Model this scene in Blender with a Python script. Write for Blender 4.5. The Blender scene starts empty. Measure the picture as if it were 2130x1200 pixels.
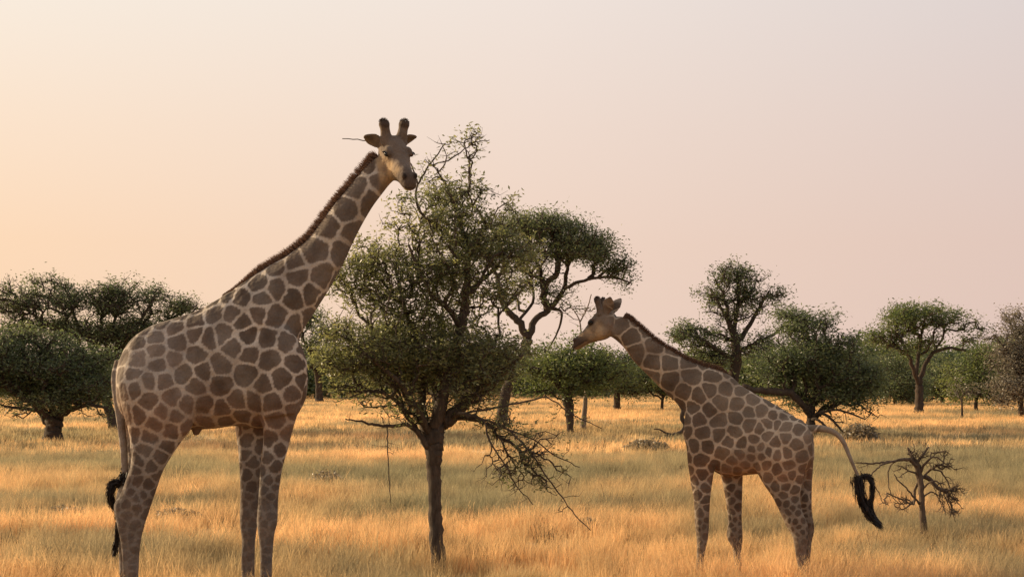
import bpy, math, random
import numpy as np
from mathutils import Vector

S = bpy.context.scene
COL = S.collection
R = math.radians

# ------------------------------------------------------------------ camera
F = 2926.0            # focal length in photograph pixels (2130 wide)
HORIZON = 775.0       # photograph row of the horizon
EYE = 2.0             # camera height, metres (seat of a safari vehicle)
cam = bpy.data.cameras.new('camera')
cam.sensor_width = 36.0
cam.lens = 36.0 * F / 2130.0
cam.shift_y = (HORIZON - 600.0) / 2130.0
cam.clip_start = 0.1
cam.clip_end = 5000.0
cam_ob = bpy.data.objects.new('camera', cam)
cam_ob.location = (0, 0, EYE)
cam_ob.rotation_euler = (R(90), 0, 0)
COL.objects.link(cam_ob)
S.camera = cam_ob

# ------------------------------------------------------------------ sky and sun
SUN_EL = R(17.0)
SUN_AZ = R(-64.0)     # from the view direction (+Y), negative = left
sun_dir = Vector((math.sin(SUN_AZ) * math.cos(SUN_EL), math.cos(SUN_AZ) * math.cos(SUN_EL), math.sin(SUN_EL)))

world = bpy.data.worlds.new('World')
S.world = world
world.use_nodes = True
wn, wl = world.node_tree.nodes, world.node_tree.links
wn.clear()
w_out = wn.new('ShaderNodeOutputWorld')
bg = wn.new('ShaderNodeBackground')
sky = wn.new('ShaderNodeTexSky')
sky.sky_type = 'NISHITA'
sky.sun_disc = False
sky.sun_elevation = SUN_EL
sky.sun_rotation = SUN_AZ
sky.air_density = 1.0
sky.dust_density = 6.0
sky.ozone_density = 1.5
tc = wn.new('ShaderNodeTexCoord')
sep = wn.new('ShaderNodeSeparateXYZ')
wl.new(tc.outputs['Generated'], sep.inputs[0])
dot = wn.new('ShaderNodeVectorMath'); dot.operation = 'DOT_PRODUCT'
dot.inputs[1].default_value = (math.sin(SUN_AZ), math.cos(SUN_AZ), 0.10)
wl.new(tc.outputs['Generated'], dot.inputs[0])
# dusty evening air: colour runs from peach towards the sun to mauve away from it
ramp_az = wn.new('ShaderNodeValToRGB')
e = ramp_az.color_ramp.elements
e[0].position = 0.0; e[0].color = (0.70, 0.54, 0.50, 1)
e[1].position = 1.0; e[1].color = (1.08, 0.68, 0.38, 1)
for pos, c in ((0.11, (0.79, 0.59, 0.51, 1)), (0.44, (0.90, 0.67, 0.54, 1)), (0.72, (1.0, 0.70, 0.475, 1)), (0.9, (1.04, 0.69, 0.43, 1))):
    k = e.new(pos); k.color = c
wl.new(dot.outputs['Value'], ramp_az.inputs[0])
# higher up the air clears to a pale lavender white
ramp_el = wn.new('ShaderNodeValToRGB')
e = ramp_el.color_ramp.elements
e[0].position = 0.0; e[0].color = (0, 0, 0, 1)
e[1].position = 1.0; e[1].color = (1, 1, 1, 1)
for pos, v in ((0.09, 0.06), (0.17, 0.40), (0.26, 0.85), (0.45, 0.96)):
    k = e.new(pos); k.color = (v, v, v, 1)
wl.new(sep.outputs['Z'], ramp_el.inputs[0])
ramp_hi = wn.new('ShaderNodeValToRGB')
e = ramp_hi.color_ramp.elements
e[0].position = 0.0; e[0].color = (0.66, 0.65, 0.68, 1)
e[1].position = 0.78; e[1].color = (0.96, 0.90, 0.80, 1)
for pos, c in ((0.11, (0.755, 0.695, 0.685, 1)), (0.44, (0.905, 0.81, 0.745, 1))):
    k = e.new(pos); k.color = c
wl.new(dot.outputs['Value'], ramp_hi.inputs[0])
mixc = wn.new('ShaderNodeMix'); mixc.data_type = 'RGBA'
wl.new(ramp_el.outputs[0], mixc.inputs['Factor'])
wl.new(ramp_az.outputs[0], mixc.inputs['A'])
wl.new(ramp_hi.outputs[0], mixc.inputs['B'])
# the physical sky, scaled, shares in the light
sky_s = wn.new('ShaderNodeVectorMath'); sky_s.operation = 'SCALE'
sky_s.inputs['Scale'].default_value = 0.06
wl.new(sky.outputs[0], sky_s.inputs[0])
mixs = wn.new('ShaderNodeMix'); mixs.data_type = 'RGBA'
mixs.inputs['Factor'].default_value = 0.88
wl.new(sky_s.outputs[0], mixs.inputs['A'])
wl.new(mixc.outputs['Result'], mixs.inputs['B'])
wl.new(mixs.outputs['Result'], bg.inputs['Color'])
bg.inputs['Strength'].default_value = 0.71
wl.new(bg.outputs[0], w_out.inputs[0])

sun = bpy.data.lights.new('sun', 'SUN')
sun.energy = 5.0
sun.color = (1.0, 0.76, 0.47)
sun.angle = R(0.6)
sun_ob = bpy.data.objects.new('sun', sun)
sun_ob.rotation_euler = (-sun_dir).to_track_quat('-Z', 'Y').to_euler()
sun_ob.location = (-60, 40, 40)
COL.objects.link(sun_ob)

vs = S.view_settings
vs.view_transform = 'Standard'
vs.look = 'None'
vs.exposure = 0.6
vs.gamma = 1.0
vs.use_curve_mapping = False
S.cycles.use_denoising = True
S.cycles.max_bounces = 8
S.cycles.diffuse_bounces = 5
S.cycles.transmission_bounces = 5
S.cycles.transparent_max_bounces = 4


# ------------------------------------------------------------------ helpers
def P(px, py, d):
    """photograph pixel -> point at depth d metres along the view"""
    return np.array(((px - 1065.0) * d / F, d, EYE - (py - HORIZON) * d / F))

def ground_row(d):
    return HORIZON + EYE * F / d

def mesh_from(name, verts, faces, mat, smooth=True, attrs=None):
    """verts (n,3); faces: list of int arrays, each (m,3) or (m,4)"""
    me = bpy.data.meshes.new(name)
    verts = np.asarray(verts, dtype=np.float32)
    me.vertices.add(len(verts))
    me.vertices.foreach_set('co', verts.ravel())
    faces = [np.asarray(f, dtype=np.int32) for f in faces if len(f)]
    if faces:
        loops = np.concatenate([f.ravel() for f in faces])
        sizes = np.concatenate([np.full(len(f), f.shape[1], np.int32) for f in faces])
        starts = np.concatenate(([0], np.cumsum(sizes)[:-1])).astype(np.int32)
        me.loops.add(len(loops))
        me.loops.foreach_set('vertex_index', loops)
        me.polygons.add(len(sizes))
        me.polygons.foreach_set('loop_start', starts)
        me.polygons.foreach_set('use_smooth', np.full(len(sizes), smooth))
    if attrs:
        for an, (kind, data) in attrs.items():
            a = me.attributes.new(an, kind, 'POINT')
            if kind == 'FLOAT':
                a.data.foreach_set('value', np.asarray(data, np.float32))
            elif kind == 'FLOAT_COLOR':
                a.data.foreach_set('color', np.asarray(data, np.float32).ravel())
    me.update(calc_edges=True)
    if mat:
        me.materials.append(mat)
    return me

def link(name, me, parent=None, loc=None, kind=None):
    o = bpy.data.objects.new(name, me)
    COL.objects.link(o)
    if loc is not None:
        o.location = loc
    if parent is not None:
        o.parent = parent
    if kind:
        o['kind'] = kind
    return o

def thing(name, label, cat, loc, group=None):
    o = bpy.data.objects.new(name, None)
    o.empty_display_size = 0.3
    COL.objects.link(o)
    o.location = loc
    o['label'] = label
    o['category'] = cat
    if group:
        o['group'] = group
    return o

def catmull(pts, n):
    """resample rows of pts (k, c) with n samples per span"""
    pts = np.asarray(pts, float)
    k = len(pts)
    if k == 2:
        t = np.linspace(0, 1, n + 1)[:, None]
        return pts[0] * (1 - t) + pts[1] * t
    ext = np.vstack((2 * pts[0] - pts[1], pts, 2 * pts[-1] - pts[-2]))
    out = []
    for i in range(k - 1):
        p0, p1, p2, p3 = ext[i:i + 4]
        for t in np.linspace(0, 1, n, endpoint=False):
            out.append(0.5 * (2 * p1 + (p2 - p0) * t + (2 * p0 - 5 * p1 + 4 * p2 - p3) * t * t + (3 * p1 - p0 - 3 * p2 + p3) * t ** 3))
    out.append(pts[-1])
    return np.array(out)

class Geo:
    """collects vertices and faces of one mesh"""
    def __init__(self):
        self.v, self.q, self.t, self.n = [], [], [], 0
        self.extra = []
    def add(self, v, q=None, t=None, extra=None):
        v = np.asarray(v, float)
        self.v.append(v)
        if q is not None and len(q): self.q.append(np.asarray(q) + self.n)
        if t is not None and len(t): self.t.append(np.asarray(t) + self.n)
        if extra is not None: self.extra.append(np.asarray(extra))
        self.n += len(v)
    def mesh(self, name, mat, origin=(0, 0, 0), smooth=True, attr=None):
        v = np.vstack(self.v) - np.asarray(origin)
        f = []
        if self.q: f.append(np.vstack(self.q))
        if self.t: f.append(np.vstack(self.t))
        at = {attr: ('FLOAT', np.concatenate(self.extra))} if attr else None
        return mesh_from(name, v, f, mat, smooth, at)

def ring_faces(m, n):
    """quads between m rings of n verts"""
    i = np.arange(m - 1)[:, None] * n
    j = np.arange(n)[None, :]
    a = (i + j); b = i + (j + 1) % n
    return np.stack((a, b, b + n, a + n), -1).reshape(-1, 4)

def tube(geo, pts, rad, n=8, rng=None, rough=0.0):
    """tapered tube along pts with parallel-transported rings and closed ends"""
    pts = np.asarray(pts, float); m = len(pts)
    tan = np.gradient(pts, axis=0)
    tan /= np.linalg.norm(tan, axis=1)[:, None] + 1e-9
    u = np.cross(tan[0], (0.31, 0.87, 0.37)); u /= np.linalg.norm(u)
    ang = np.linspace(0, 2 * np.pi, n, endpoint=False)
    V = []
    for k in range(m):
        u = u - tan[k] * np.dot(u, tan[k]); u /= np.linalg.norm(u) + 1e-9
        w = np.cross(tan[k], u)
        r = rad[k] * (1 + (rng.normal(0, rough, n) if rng is not None and rough else 0))
        V.append(pts[k] + (np.cos(ang) * r)[:, None] * u + (np.sin(ang) * r)[:, None] * w)
    V = np.vstack(V + [pts[:1], pts[-1:]])
    j = np.arange(n); jn = (j + 1) % n
    t0 = np.stack((np.full(n, m * n), jn, j), -1)
    t1 = np.stack((np.full(n, m * n + 1), (m - 1) * n + j, (m - 1) * n + jn), -1)
    geo.add(V, ring_faces(m, n), np.vstack((t0, t1)))

def sticks(geo, a, b, ra, rb, n=4):
    """many straight tapered prisms a->b at once"""
    a, b = np.asarray(a, float), np.asarray(b, float)
    if not len(a): return
    d = b - a
    d /= np.linalg.norm(d, axis=1)[:, None] + 1e-9
    ref = np.where(np.abs(d[:, 2:3]) > 0.9, np.array([[1., 0, 0]]), np.array([[0., 0, 1.]]))
    u = np.cross(d, ref); u /= np.linalg.norm(u, axis=1)[:, None] + 1e-9
    w = np.cross(d, u)
    ang = np.linspace(0, 2 * np.pi, n, endpoint=False)
    off = np.cos(ang)[None, :, None] * u[:, None] + np.sin(ang)[None, :, None] * w[:, None]
    V = np.concatenate((a[:, None] + off * np.asarray(ra)[:, None, None], b[:, None] + off * np.asarray(rb)[:, None, None]), 1)
    base = (np.arange(len(a)) * 2 * n)[:, None]
    j = np.arange(n)[None]; jn = (j + 1) % n
    q = np.stack((base + j, base + jn, base + jn + n, base + j + n), -1).reshape(-1, 4)
    geo.add(V.reshape(-1, 3), q)

# ------------------------------------------------------------------ materials
def new_mat(name):
    m = bpy.data.materials.new(name)
    m.use_nodes = True
    n, l = m.node_tree.nodes, m.node_tree.links
    n.clear()
    out = n.new('ShaderNodeOutputMaterial')
    return m, n, l, out

def ramp(n, stops):
    r = n.new('ShaderNodeValToRGB')
    e = r.color_ramp.elements
    e[0].position, e[0].color = stops[0][0], (*stops[0][1], 1)
    e[1].position, e[1].color = stops[-1][0], (*stops[-1][1], 1)
    for p, c in stops[1:-1]:
        k = e.new(p); k.color = (*c, 1)
    return r

def noise(n, l, vec, scale, detail=4, rough=0.55):
    t = n.new('ShaderNodeTexNoise')
    t.inputs['Scale'].default_value = scale
    t.inputs['Detail'].default_value = detail
    t.inputs['Roughness'].default_value = rough
    if vec is not None: l.new(vec, t.inputs['Vector'])
    return t

def leaf_mat(name, dark, mid, light, trans=0.35):
    m, n, l, out = new_mat(name)
    at = n.new('ShaderNodeAttribute'); at.attribute_name = 'tint'
    r = ramp(n, ((0.0, dark), (0.5, mid), (1.0, light)))
    l.new(at.outputs['Fac'], r.inputs[0])
    b = n.new('ShaderNodeBsdfPrincipled')
    b.inputs['Roughness'].default_value = 0.48
    b.inputs['Specular IOR Level'].default_value = 0.5
    l.new(r.outputs[0], b.inputs['Base Color'])
    tr = n.new('ShaderNodeBsdfTranslucent')
    hs = n.new('ShaderNodeHueSaturation'); hs.inputs['Value'].default_value = 1.5; hs.inputs['Saturation'].default_value = 1.1
    l.new(r.outputs[0], hs.inputs['Color']); l.new(hs.outputs[0], tr.inputs['Color'])
    mx = n.new('ShaderNodeMixShader'); mx.inputs[0].default_value = trans
    l.new(b.outputs[0], mx.inputs[1]); l.new(tr.outputs[0], mx.inputs[2])
    l.new(mx.outputs[0], out.inputs[0])
    return m

def bark_mat(name, c0, c1, scale=9.0):
    m, n, l, out = new_mat(name)
    tcn = n.new('ShaderNodeTexCoord')
    mp = n.new('ShaderNodeMapping'); mp.inputs['Scale'].default_value = (1, 1, 0.22)
    l.new(tcn.outputs['Object'], mp.inputs[0])
    ns = noise(n, l, mp.outputs[0], scale * 3, 6, 0.65)
    r = ramp(n, ((0.3, c0), (0.7, c1)))
    l.new(ns.outputs['Fac'], r.inputs[0])
    b = n.new('ShaderNodeBsdfPrincipled'); b.inputs['Roughness'].default_value = 0.9
    b.inputs['Specular IOR Level'].default_value = 0.15
    l.new(r.outputs[0], b.inputs['Base Color'])
    bp = n.new('ShaderNodeBump'); bp.inputs['Strength'].default_value = 0.8; bp.inputs['Distance'].default_value = 0.02
    l.new(ns.outputs['Fac'], bp.inputs['Height']); l.new(bp.outputs[0], b.inputs['Normal'])
    l.new(b.outputs[0], out.inputs[0])
    return m

M = {}
M['leaf_near'] = leaf_mat('acacia_leaf', (0.072, 0.082, 0.036), (0.150, 0.158, 0.068), (0.25, 0.235, 0.10), 0.5)
M['leaf_olive'] = leaf_mat('olive_leaf', (0.046, 0.064, 0.028), (0.096, 0.118, 0.052), (0.165, 0.175, 0.074), 0.46)
M['leaf_green'] = leaf_mat('green_leaf', (0.050, 0.070, 0.025), (0.102, 0.128, 0.043), (0.17, 0.182, 0.062), 0.46)
M['leaf_grey'] = leaf_mat('grey_leaf', (0.09, 0.08, 0.058), (0.145, 0.128, 0.094), (0.2, 0.175, 0.125), 0.35)
M['leaf_dry'] = leaf_mat('dry_shrub_leaf', (0.13, 0.105, 0.068), (0.21, 0.168, 0.105), (0.30, 0.235, 0.145), 0.3)
M['bark'] = bark_mat('acacia_bark', (0.034, 0.026, 0.020), (0.105, 0.080, 0.060))
M['bark_far'] = bark_mat('tree_bark', (0.030, 0.022, 0.017), (0.075, 0.056, 0.042), 4.0)
M['bark_pale'] = bark_mat('pale_bark', (0.13, 0.10, 0.08), (0.26, 0.21, 0.165), 4.0)
M['bark_dead'] = bark_mat('dead_wood', (0.050, 0.037, 0.027), (0.135, 0.098, 0.070), 8.0)

def straw_color(n, l):
    """straw colour from world position: golden stands, greyer and greener patches"""
    g = n.new('ShaderNodeNewGeometry')
    mp = n.new('ShaderNodeMapping'); mp.inputs['Scale'].default_value = (0.15, 0.22, 0.0)
    l.new(g.outputs['Position'], mp.inputs[0])
    big = noise(n, l, mp.outputs[0], 1.0, 5, 0.62)
    r0 = ramp(n, ((0.40, (0.34, 0.285, 0.175)), (0.455, (0.51, 0.385, 0.215)), (0.51, (0.75, 0.51, 0.26)), (0.68, (0.90, 0.61, 0.32))))
    l.new(big.outputs['Fac'], r0.inputs[0])
    mp2 = n.new('ShaderNodeMapping'); mp2.inputs['Scale'].default_value = (0.9, 1.3, 0.0)
    l.new(g.outputs['Position'], mp2.inputs[0])
    sm = noise(n, l, mp2.outputs[0], 1.0, 4, 0.6)
    r1 = ramp(n, ((0.33, (0.52, 0.50, 0.48)), (0.46, (0.96, 0.95, 0.93)), (0.66, (1.08, 1.08, 1.06))))
    l.new(sm.outputs['Fac'], r1.inputs[0])
    # two wandering olive bands: tree shade painted into the straw colour
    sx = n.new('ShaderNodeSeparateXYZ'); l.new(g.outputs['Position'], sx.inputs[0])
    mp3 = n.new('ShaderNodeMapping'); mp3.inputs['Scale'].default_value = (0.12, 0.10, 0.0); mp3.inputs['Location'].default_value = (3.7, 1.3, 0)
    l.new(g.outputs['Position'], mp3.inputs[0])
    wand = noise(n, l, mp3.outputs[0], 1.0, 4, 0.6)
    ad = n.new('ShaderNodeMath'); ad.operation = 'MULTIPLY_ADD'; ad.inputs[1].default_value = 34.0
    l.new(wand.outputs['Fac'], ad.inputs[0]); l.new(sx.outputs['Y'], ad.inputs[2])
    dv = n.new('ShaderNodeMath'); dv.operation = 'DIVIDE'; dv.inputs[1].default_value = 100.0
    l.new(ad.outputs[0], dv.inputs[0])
    shade_band = ramp(n, ((0.0, (0, 0, 0)), (0.37, (0, 0, 0)), (0.42, (.9, .9, .9)), (0.47, (.8, .8, .8)), (0.51, (0, 0, 0)), (0.57, (0, 0, 0)), (0.615, (.75, .75, .75)), (0.66, (0, 0, 0)), (1.0, (0, 0, 0))))
    l.new(dv.outputs[0], shade_band.inputs[0])
    shade_mix = n.new('ShaderNodeMix'); shade_mix.data_type = 'RGBA'
    l.new(shade_band.outputs[0], shade_mix.inputs['Factor']); l.new(r0.outputs[0], shade_mix.inputs['A']); shade_mix.inputs['B'].default_value = (0.34, 0.305, 0.185, 1)
    r = n.new('ShaderNodeMix'); r.data_type = 'RGBA'; r.blend_type = 'MULTIPLY'; r.inputs['Factor'].default_value = 1.0
    l.new(shade_mix.outputs['Result'], r.inputs['A']); l.new(r1.outputs[0], r.inputs['B'])
    return r

# straw blades
m, n, l, out = new_mat('dry_grass')
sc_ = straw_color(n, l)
oi = n.new('ShaderNodeObjectInfo')
rr = ramp(n, ((0.0, (0.70, 0.72, 0.70)), (0.5, (1.0, 1.0, 1.0)), (1.0, (1.22, 1.18, 1.12))))
l.new(oi.outputs['Random'], rr.inputs[0])
mu = n.new('ShaderNodeMix'); mu.data_type = 'RGBA'; mu.blend_type = 'MULTIPLY'; mu.inputs['Factor'].default_value = 1.0
l.new(sc_.outputs['Result'], mu.inputs['A']); l.new(rr.outputs[0], mu.inputs['B'])
b = n.new('ShaderNodeBsdfDiffuse'); l.new(mu.outputs['Result'], b.inputs['Color'])
tr = n.new('ShaderNodeBsdfTranslucent'); l.new(mu.outputs['Result'], tr.inputs['Color'])
mx = n.new('ShaderNodeMixShader'); mx.inputs[0].default_value = 0.45
l.new(b.outputs[0], mx.inputs[1]); l.new(tr.outputs[0], mx.inputs[2]); l.new(mx.outputs[0], out.inputs[0])
mx.inputs[0].default_value = 0.5
M['straw'] = m

# soil seen between the blades
m, n, l, out = new_mat('ground')
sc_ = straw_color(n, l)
g = n.new('ShaderNodeNewGeometry')
fine = noise(n, l, g.outputs['Position'], 2.2, 8, 0.65)
rr = ramp(n, ((0.3, (0.72, 0.72, 0.74)), (0.7, (1.1, 1.1, 1.1))))
l.new(fine.outputs['Fac'], rr.inputs[0])
mu = n.new('ShaderNodeMix'); mu.data_type = 'RGBA'; mu.blend_type = 'MULTIPLY'; mu.inputs['Factor'].default_value = 1.0
l.new(sc_.outputs['Result'], mu.inputs['A']); l.new(rr.outputs[0], mu.inputs['B'])
b = n.new('ShaderNodeBsdfPrincipled'); b.inputs['Roughness'].default_value = 0.95; b.inputs['Specular IOR Level'].default_value = 0.05
l.new(mu.outputs['Result'], b.inputs['Base Color'])
bp = n.new('ShaderNodeBump'); bp.inputs['Strength'].default_value = 0.6; bp.inputs['Distance'].default_value = 0.1
l.new(fine.outputs['Fac'], bp.inputs['Height']); l.new(bp.outputs[0], b.inputs['Normal'])
l.new(b.outputs[0], out.inputs[0])
M['ground'] = m

# ------------------------------------------------------------------ ground
gx = np.concatenate((np.linspace(-1500, -130, 10), np.linspace(-120, 120, 81), np.linspace(130, 1500, 10)))
gy = np.concatenate((np.linspace(-200, -10, 6), np.linspace(0, 180, 91), np.linspace(200, 3000, 14)))
X, Y = np.meshgrid(gx, gy)
Z = np.zeros_like(X)
gv = np.stack((X, Y, Z), -1).reshape(-1, 3)
nx, ny = len(gx), len(gy)
i, j = np.meshgrid(np.arange(ny - 1), np.arange(nx - 1), indexing='ij')
q = np.stack((i * nx + j, i * nx + j + 1, (i + 1) * nx + j + 1, (i + 1) * nx + j), -1).reshape(-1, 4)
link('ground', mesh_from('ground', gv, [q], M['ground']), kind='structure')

# ------------------------------------------------------------------ grass
def tuft_mesh(name, seed, blades, hmin, hmax, spread, wid, heads, mat='straw'):
    rng = np.random.default_rng(seed)
    V, Q, T = [], [], []
    n0 = 0
    for k in range(blades):
        a = rng.uniform(0, 2 * np.pi); r0 = spread * math.sqrt(rng.uniform())
        base = np.array((math.cos(a) * r0, math.sin(a) * r0, -0.02))
        h = rng.uniform(hmin, hmax)
        lean = rng.normal(0, 0.22, 2) + np.array((0.12, -0.02)) + np.array((math.cos(a), math.sin(a))) * 0.18
        w = wid * rng.uniform(0.6, 1.3)
        t = rng.uniform(0, np.pi); side = np.array((math.cos(t), math.sin(t), 0)) * w
        p1 = base + np.array((lean[0] * h * 0.35, lean[1] * h * 0.35, h * 0.55))
        p2 = base + np.array((lean[0] * h * 1.0, lean[1] * h * 1.0, h))
        V += [base - side, base + side, p1 - side * 0.8, p1 + side * 0.8, p2]
        Q.append((n0, n0 + 1, n0 + 3, n0 + 2)); T.append((n0 + 2, n0 + 3, n0 + 4)); n0 += 5
        if rng.uniform() < heads:      # feathery seed head
            d = (p2 - p1) / np.linalg.norm(p2 - p1)
            for s in range(5):
                o = p2 - d * h * 0.06 * s
                u = rng.normal(0, 1, 3); u[2] = abs(u[2]) * 0.6; u /= np.linalg.norm(u)
                L = h * 0.06
                c = np.cross(u, d); c /= np.linalg.norm(c) + 1e-6
                V += [o, o + (u * 0.6 + d) * L * 0.6 + c * w * 0.9, o + (u * 0.6 + d) * L * 1.2]
                T.append((n0, n0 + 1, n0 + 2)); n0 += 3
    me = mesh_from(name, np.array(V), [np.array(Q), np.array(T)], M[mat], smooth=False)
    return bpy.data.objects.new(name, me)      # a source for the instancer, never linked to the scene

def vnoise(x, y, seed):
    """cheap smooth value noise"""
    rng = np.random.default_rng(seed)
    tab = rng.random((64, 64))
    xi, yi = np.floor(x).astype(int), np.floor(y).astype(int)
    fx, fy = x - xi, y - yi
    fx, fy = fx * fx * (3 - 2 * fx), fy * fy * (3 - 2 * fy)
    g = lambda a, b_: tab[a % 64, b_ % 64]
    return (g(xi, yi) * (1 - fx) + g(xi + 1, yi) * fx) * (1 - fy) + (g(xi, yi + 1) * (1 - fx) + g(xi + 1, yi + 1) * fx) * fy

def grass_field(name, label, d0, d1, count, sources, smin, smax, seed, power=2.0):
    rng = np.random.default_rng(seed)
    u = rng.random(count)
    d = (d0 ** power + u * (d1 ** power - d0 ** power)) ** (1 / power)
    x = (rng.random(count) - 0.5) * 2 * (0.45 * d + 2.5)
    y = d + rng.normal(0, 0.2, count)
    nz = vnoise(x * 0.55, y * 0.75, seed + 1) * 0.6 + vnoise(x * 1.7, y * 2.1, seed + 2) * 0.4
    keep = nz > 0.22 + 0.12 * rng.random(count)
    x, y, nz = x[keep], y[keep], nz[keep]
    n_ = len(x)
    s = (smin + (smax - smin) * rng.random(n_)) * (0.55 + 0.9 * nz)
    me = bpy.data.meshes.new(name)
    me.vertices.add(n_)
    me.vertices.foreach_set('co', np.stack((x, y, np.zeros(n_)), -1).astype(np.float32).ravel())
    a = me.attributes.new('size', 'FLOAT', 'POINT'); a.data.foreach_set('value', s.astype(np.float32))
    a = me.attributes.new('turn', 'FLOAT', 'POINT'); a.data.foreach_set('value', rng.normal(0, 0.9, n_).astype(np.float32))
    me.update()
    o = link(name, me, kind='stuff')
    o['label'] = label; o['category'] = 'grass'
    ng = bpy.data.node_groups.new(name, 'GeometryNodeTree')
    ng.interface.new_socket('Geometry', in_out='INPUT', socket_type='NodeSocketGeometry')
    ng.interface.new_socket('Geometry', in_out='OUTPUT', socket_type='NodeSocketGeometry')
    gi, go = ng.nodes.new('NodeGroupInput'), ng.nodes.new('NodeGroupOutput')
    iop = ng.nodes.new('GeometryNodeInstanceOnPoints')
    g2i = ng.nodes.new('GeometryNodeGeometryToInstance')
    for so in sources:
        oi_ = ng.nodes.new('GeometryNodeObjectInfo'); oi_.inputs['Object'].default_value = so
        ng.links.new(oi_.outputs['Geometry'], g2i.inputs[0])
    ng.links.new(gi.outputs[0], iop.inputs['Points'])
    ng.links.new(g2i.outputs[0], iop.inputs['Instance'])
    iop.inputs['Pick Instance'].default_value = True
    at = ng.nodes.new('GeometryNodeInputNamedAttribute'); at.data_type = 'FLOAT'; at.inputs['Name'].default_value = 'size'
    cx = ng.nodes.new('ShaderNodeCombineXYZ')
    for k in range(3): ng.links.new(at.outputs['Attribute'], cx.inputs[k])
    ng.links.new(cx.outputs[0], iop.inputs['Scale'])
    at2 = ng.nodes.new('GeometryNodeInputNamedAttribute'); at2.data_type = 'FLOAT'; at2.inputs['Name'].default_value = 'turn'
    cr = ng.nodes.new('ShaderNodeCombineXYZ'); ng.links.new(at2.outputs['Attribute'], cr.inputs[2])
    ng.links.new(cr.outputs[0], iop.inputs['Rotation'])
    ng.links.new(iop.outputs[0], go.inputs[0])
    md = o.modifiers.new('grass', 'NODES'); md.node_group = ng
    return o

near_src = [tuft_mesh('grass_tuft', 10 + k, 48, 0.10, 0.31, 0.10, 0.0027, 0.35) for k in range(5)]
far_src = [tuft_mesh('grass_clump', 30 + k, 26, 0.12, 0.30, 0.45, 0.010, 0.2) for k in range(4)]
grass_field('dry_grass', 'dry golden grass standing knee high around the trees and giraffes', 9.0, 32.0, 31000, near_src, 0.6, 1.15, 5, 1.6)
m, n, l, out = new_mat('dry_weed')
oi = n.new('ShaderNodeObjectInfo')
rr = ramp(n, ((0.0, (0.075, 0.055, 0.035)), (0.5, (0.14, 0.11, 0.065)), (1.0, (0.22, 0.17, 0.10))))
l.new(oi.outputs['Random'], rr.inputs[0])
b = n.new('ShaderNodeBsdfDiffuse'); l.new(rr.outputs[0], b.inputs['Color']); l.new(b.outputs[0], out.inputs[0])
M['weed'] = m
weed_src = [tuft_mesh('weed_tuft', 70 + k, 34, 0.12, 0.36, 0.13, 0.0045, 0.5, 'weed') for k in range(4)]
grass_field('dry_weeds', 'small brown withered weeds dotted through the golden grass', 13.0, 48.0, 1500, weed_src, 0.4, 1.0, 25, 1.7)
tall_src = [tuft_mesh('tall_grass_tuft', 50 + k, 20, 0.24, 0.50, 0.09, 0.0024, 0.8) for k in range(3)]
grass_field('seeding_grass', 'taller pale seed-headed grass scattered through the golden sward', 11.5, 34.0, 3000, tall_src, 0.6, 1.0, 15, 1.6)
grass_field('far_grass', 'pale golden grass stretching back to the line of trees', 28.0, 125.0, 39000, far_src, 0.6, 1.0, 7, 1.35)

# ------------------------------------------------------------------ trees
def grow(nodes, plen, targets, bf):
    """attach targets one by one to the nearest node (balanced minimum spanning tree)"""
    n0 = len(nodes); m = len(targets)
    pos = np.vstack((nodes, targets))
    path = np.concatenate((plen, np.zeros(m)))
    parent = np.full(n0 + m, -1)
    best = np.full(m, np.inf); who = np.zeros(m, int)
    for k in range(n0):
        c = np.linalg.norm(targets - nodes[k], axis=1) + bf * plen[k]
        mk = c < best; best[mk] = c[mk]; who[mk] = k
    done = np.zeros(m, bool); order = []
    for _ in range(m):
        k = int(np.argmin(np.where(done, np.inf, best)))
        done[k] = True; order.append(n0 + k)
        p = who[k]; parent[n0 + k] = p
        path[n0 + k] = path[p] + np.linalg.norm(targets[k] - pos[p])
        c = np.linalg.norm(targets - targets[k], axis=1) + bf * path[n0 + k]
        mk = (c < best) & ~done; best[mk] = c[mk]; who[mk] = n0 + k
    return pos, parent, order

def leaf_cloud(geo, centers, per, sigma, L, W, rng, tint0, dirs=None, reach=0.0):
    """diamond leaves round the centres; tint varies by clump and by leaf"""
    c = np.repeat(centers, per, axis=0); n_ = len(c)
    if not n_: return
    p = c + rng.normal(0, 1, (n_, 3)) * sigma * np.array((1, 1, 0.75))
    if dirs is not None:
        p += np.repeat(dirs, per, axis=0) * (rng.random(n_) * reach)[:, None]
    u = rng.normal(0, 1, (n_, 3)) * np.array((1, 1, 0.55)); u /= np.linalg.norm(u, axis=1)[:, None]
    v = np.cross(u, rng.normal(0, 1, (n_, 3))); v /= np.linalg.norm(v, axis=1)[:, None]
    Ls = (L * rng.uniform(0.6, 1.3, n_))[:, None]; Ws = (W * rng.uniform(0.6, 1.3, n_))[:, None]
    V = np.stack((p - u * Ls * 0.5, p + v * Ws * 0.5, p + u * Ls * 0.5, p - v * Ws * 0.5), 1).reshape(-1, 3)
    t = np.clip(np.repeat(tint0, per) + rng.normal(0, 0.16, n_), 0, 1)
    geo.add(V, np.arange(n_ * 4).reshape(-1, 4), None, np.repeat(t, 4))

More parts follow.
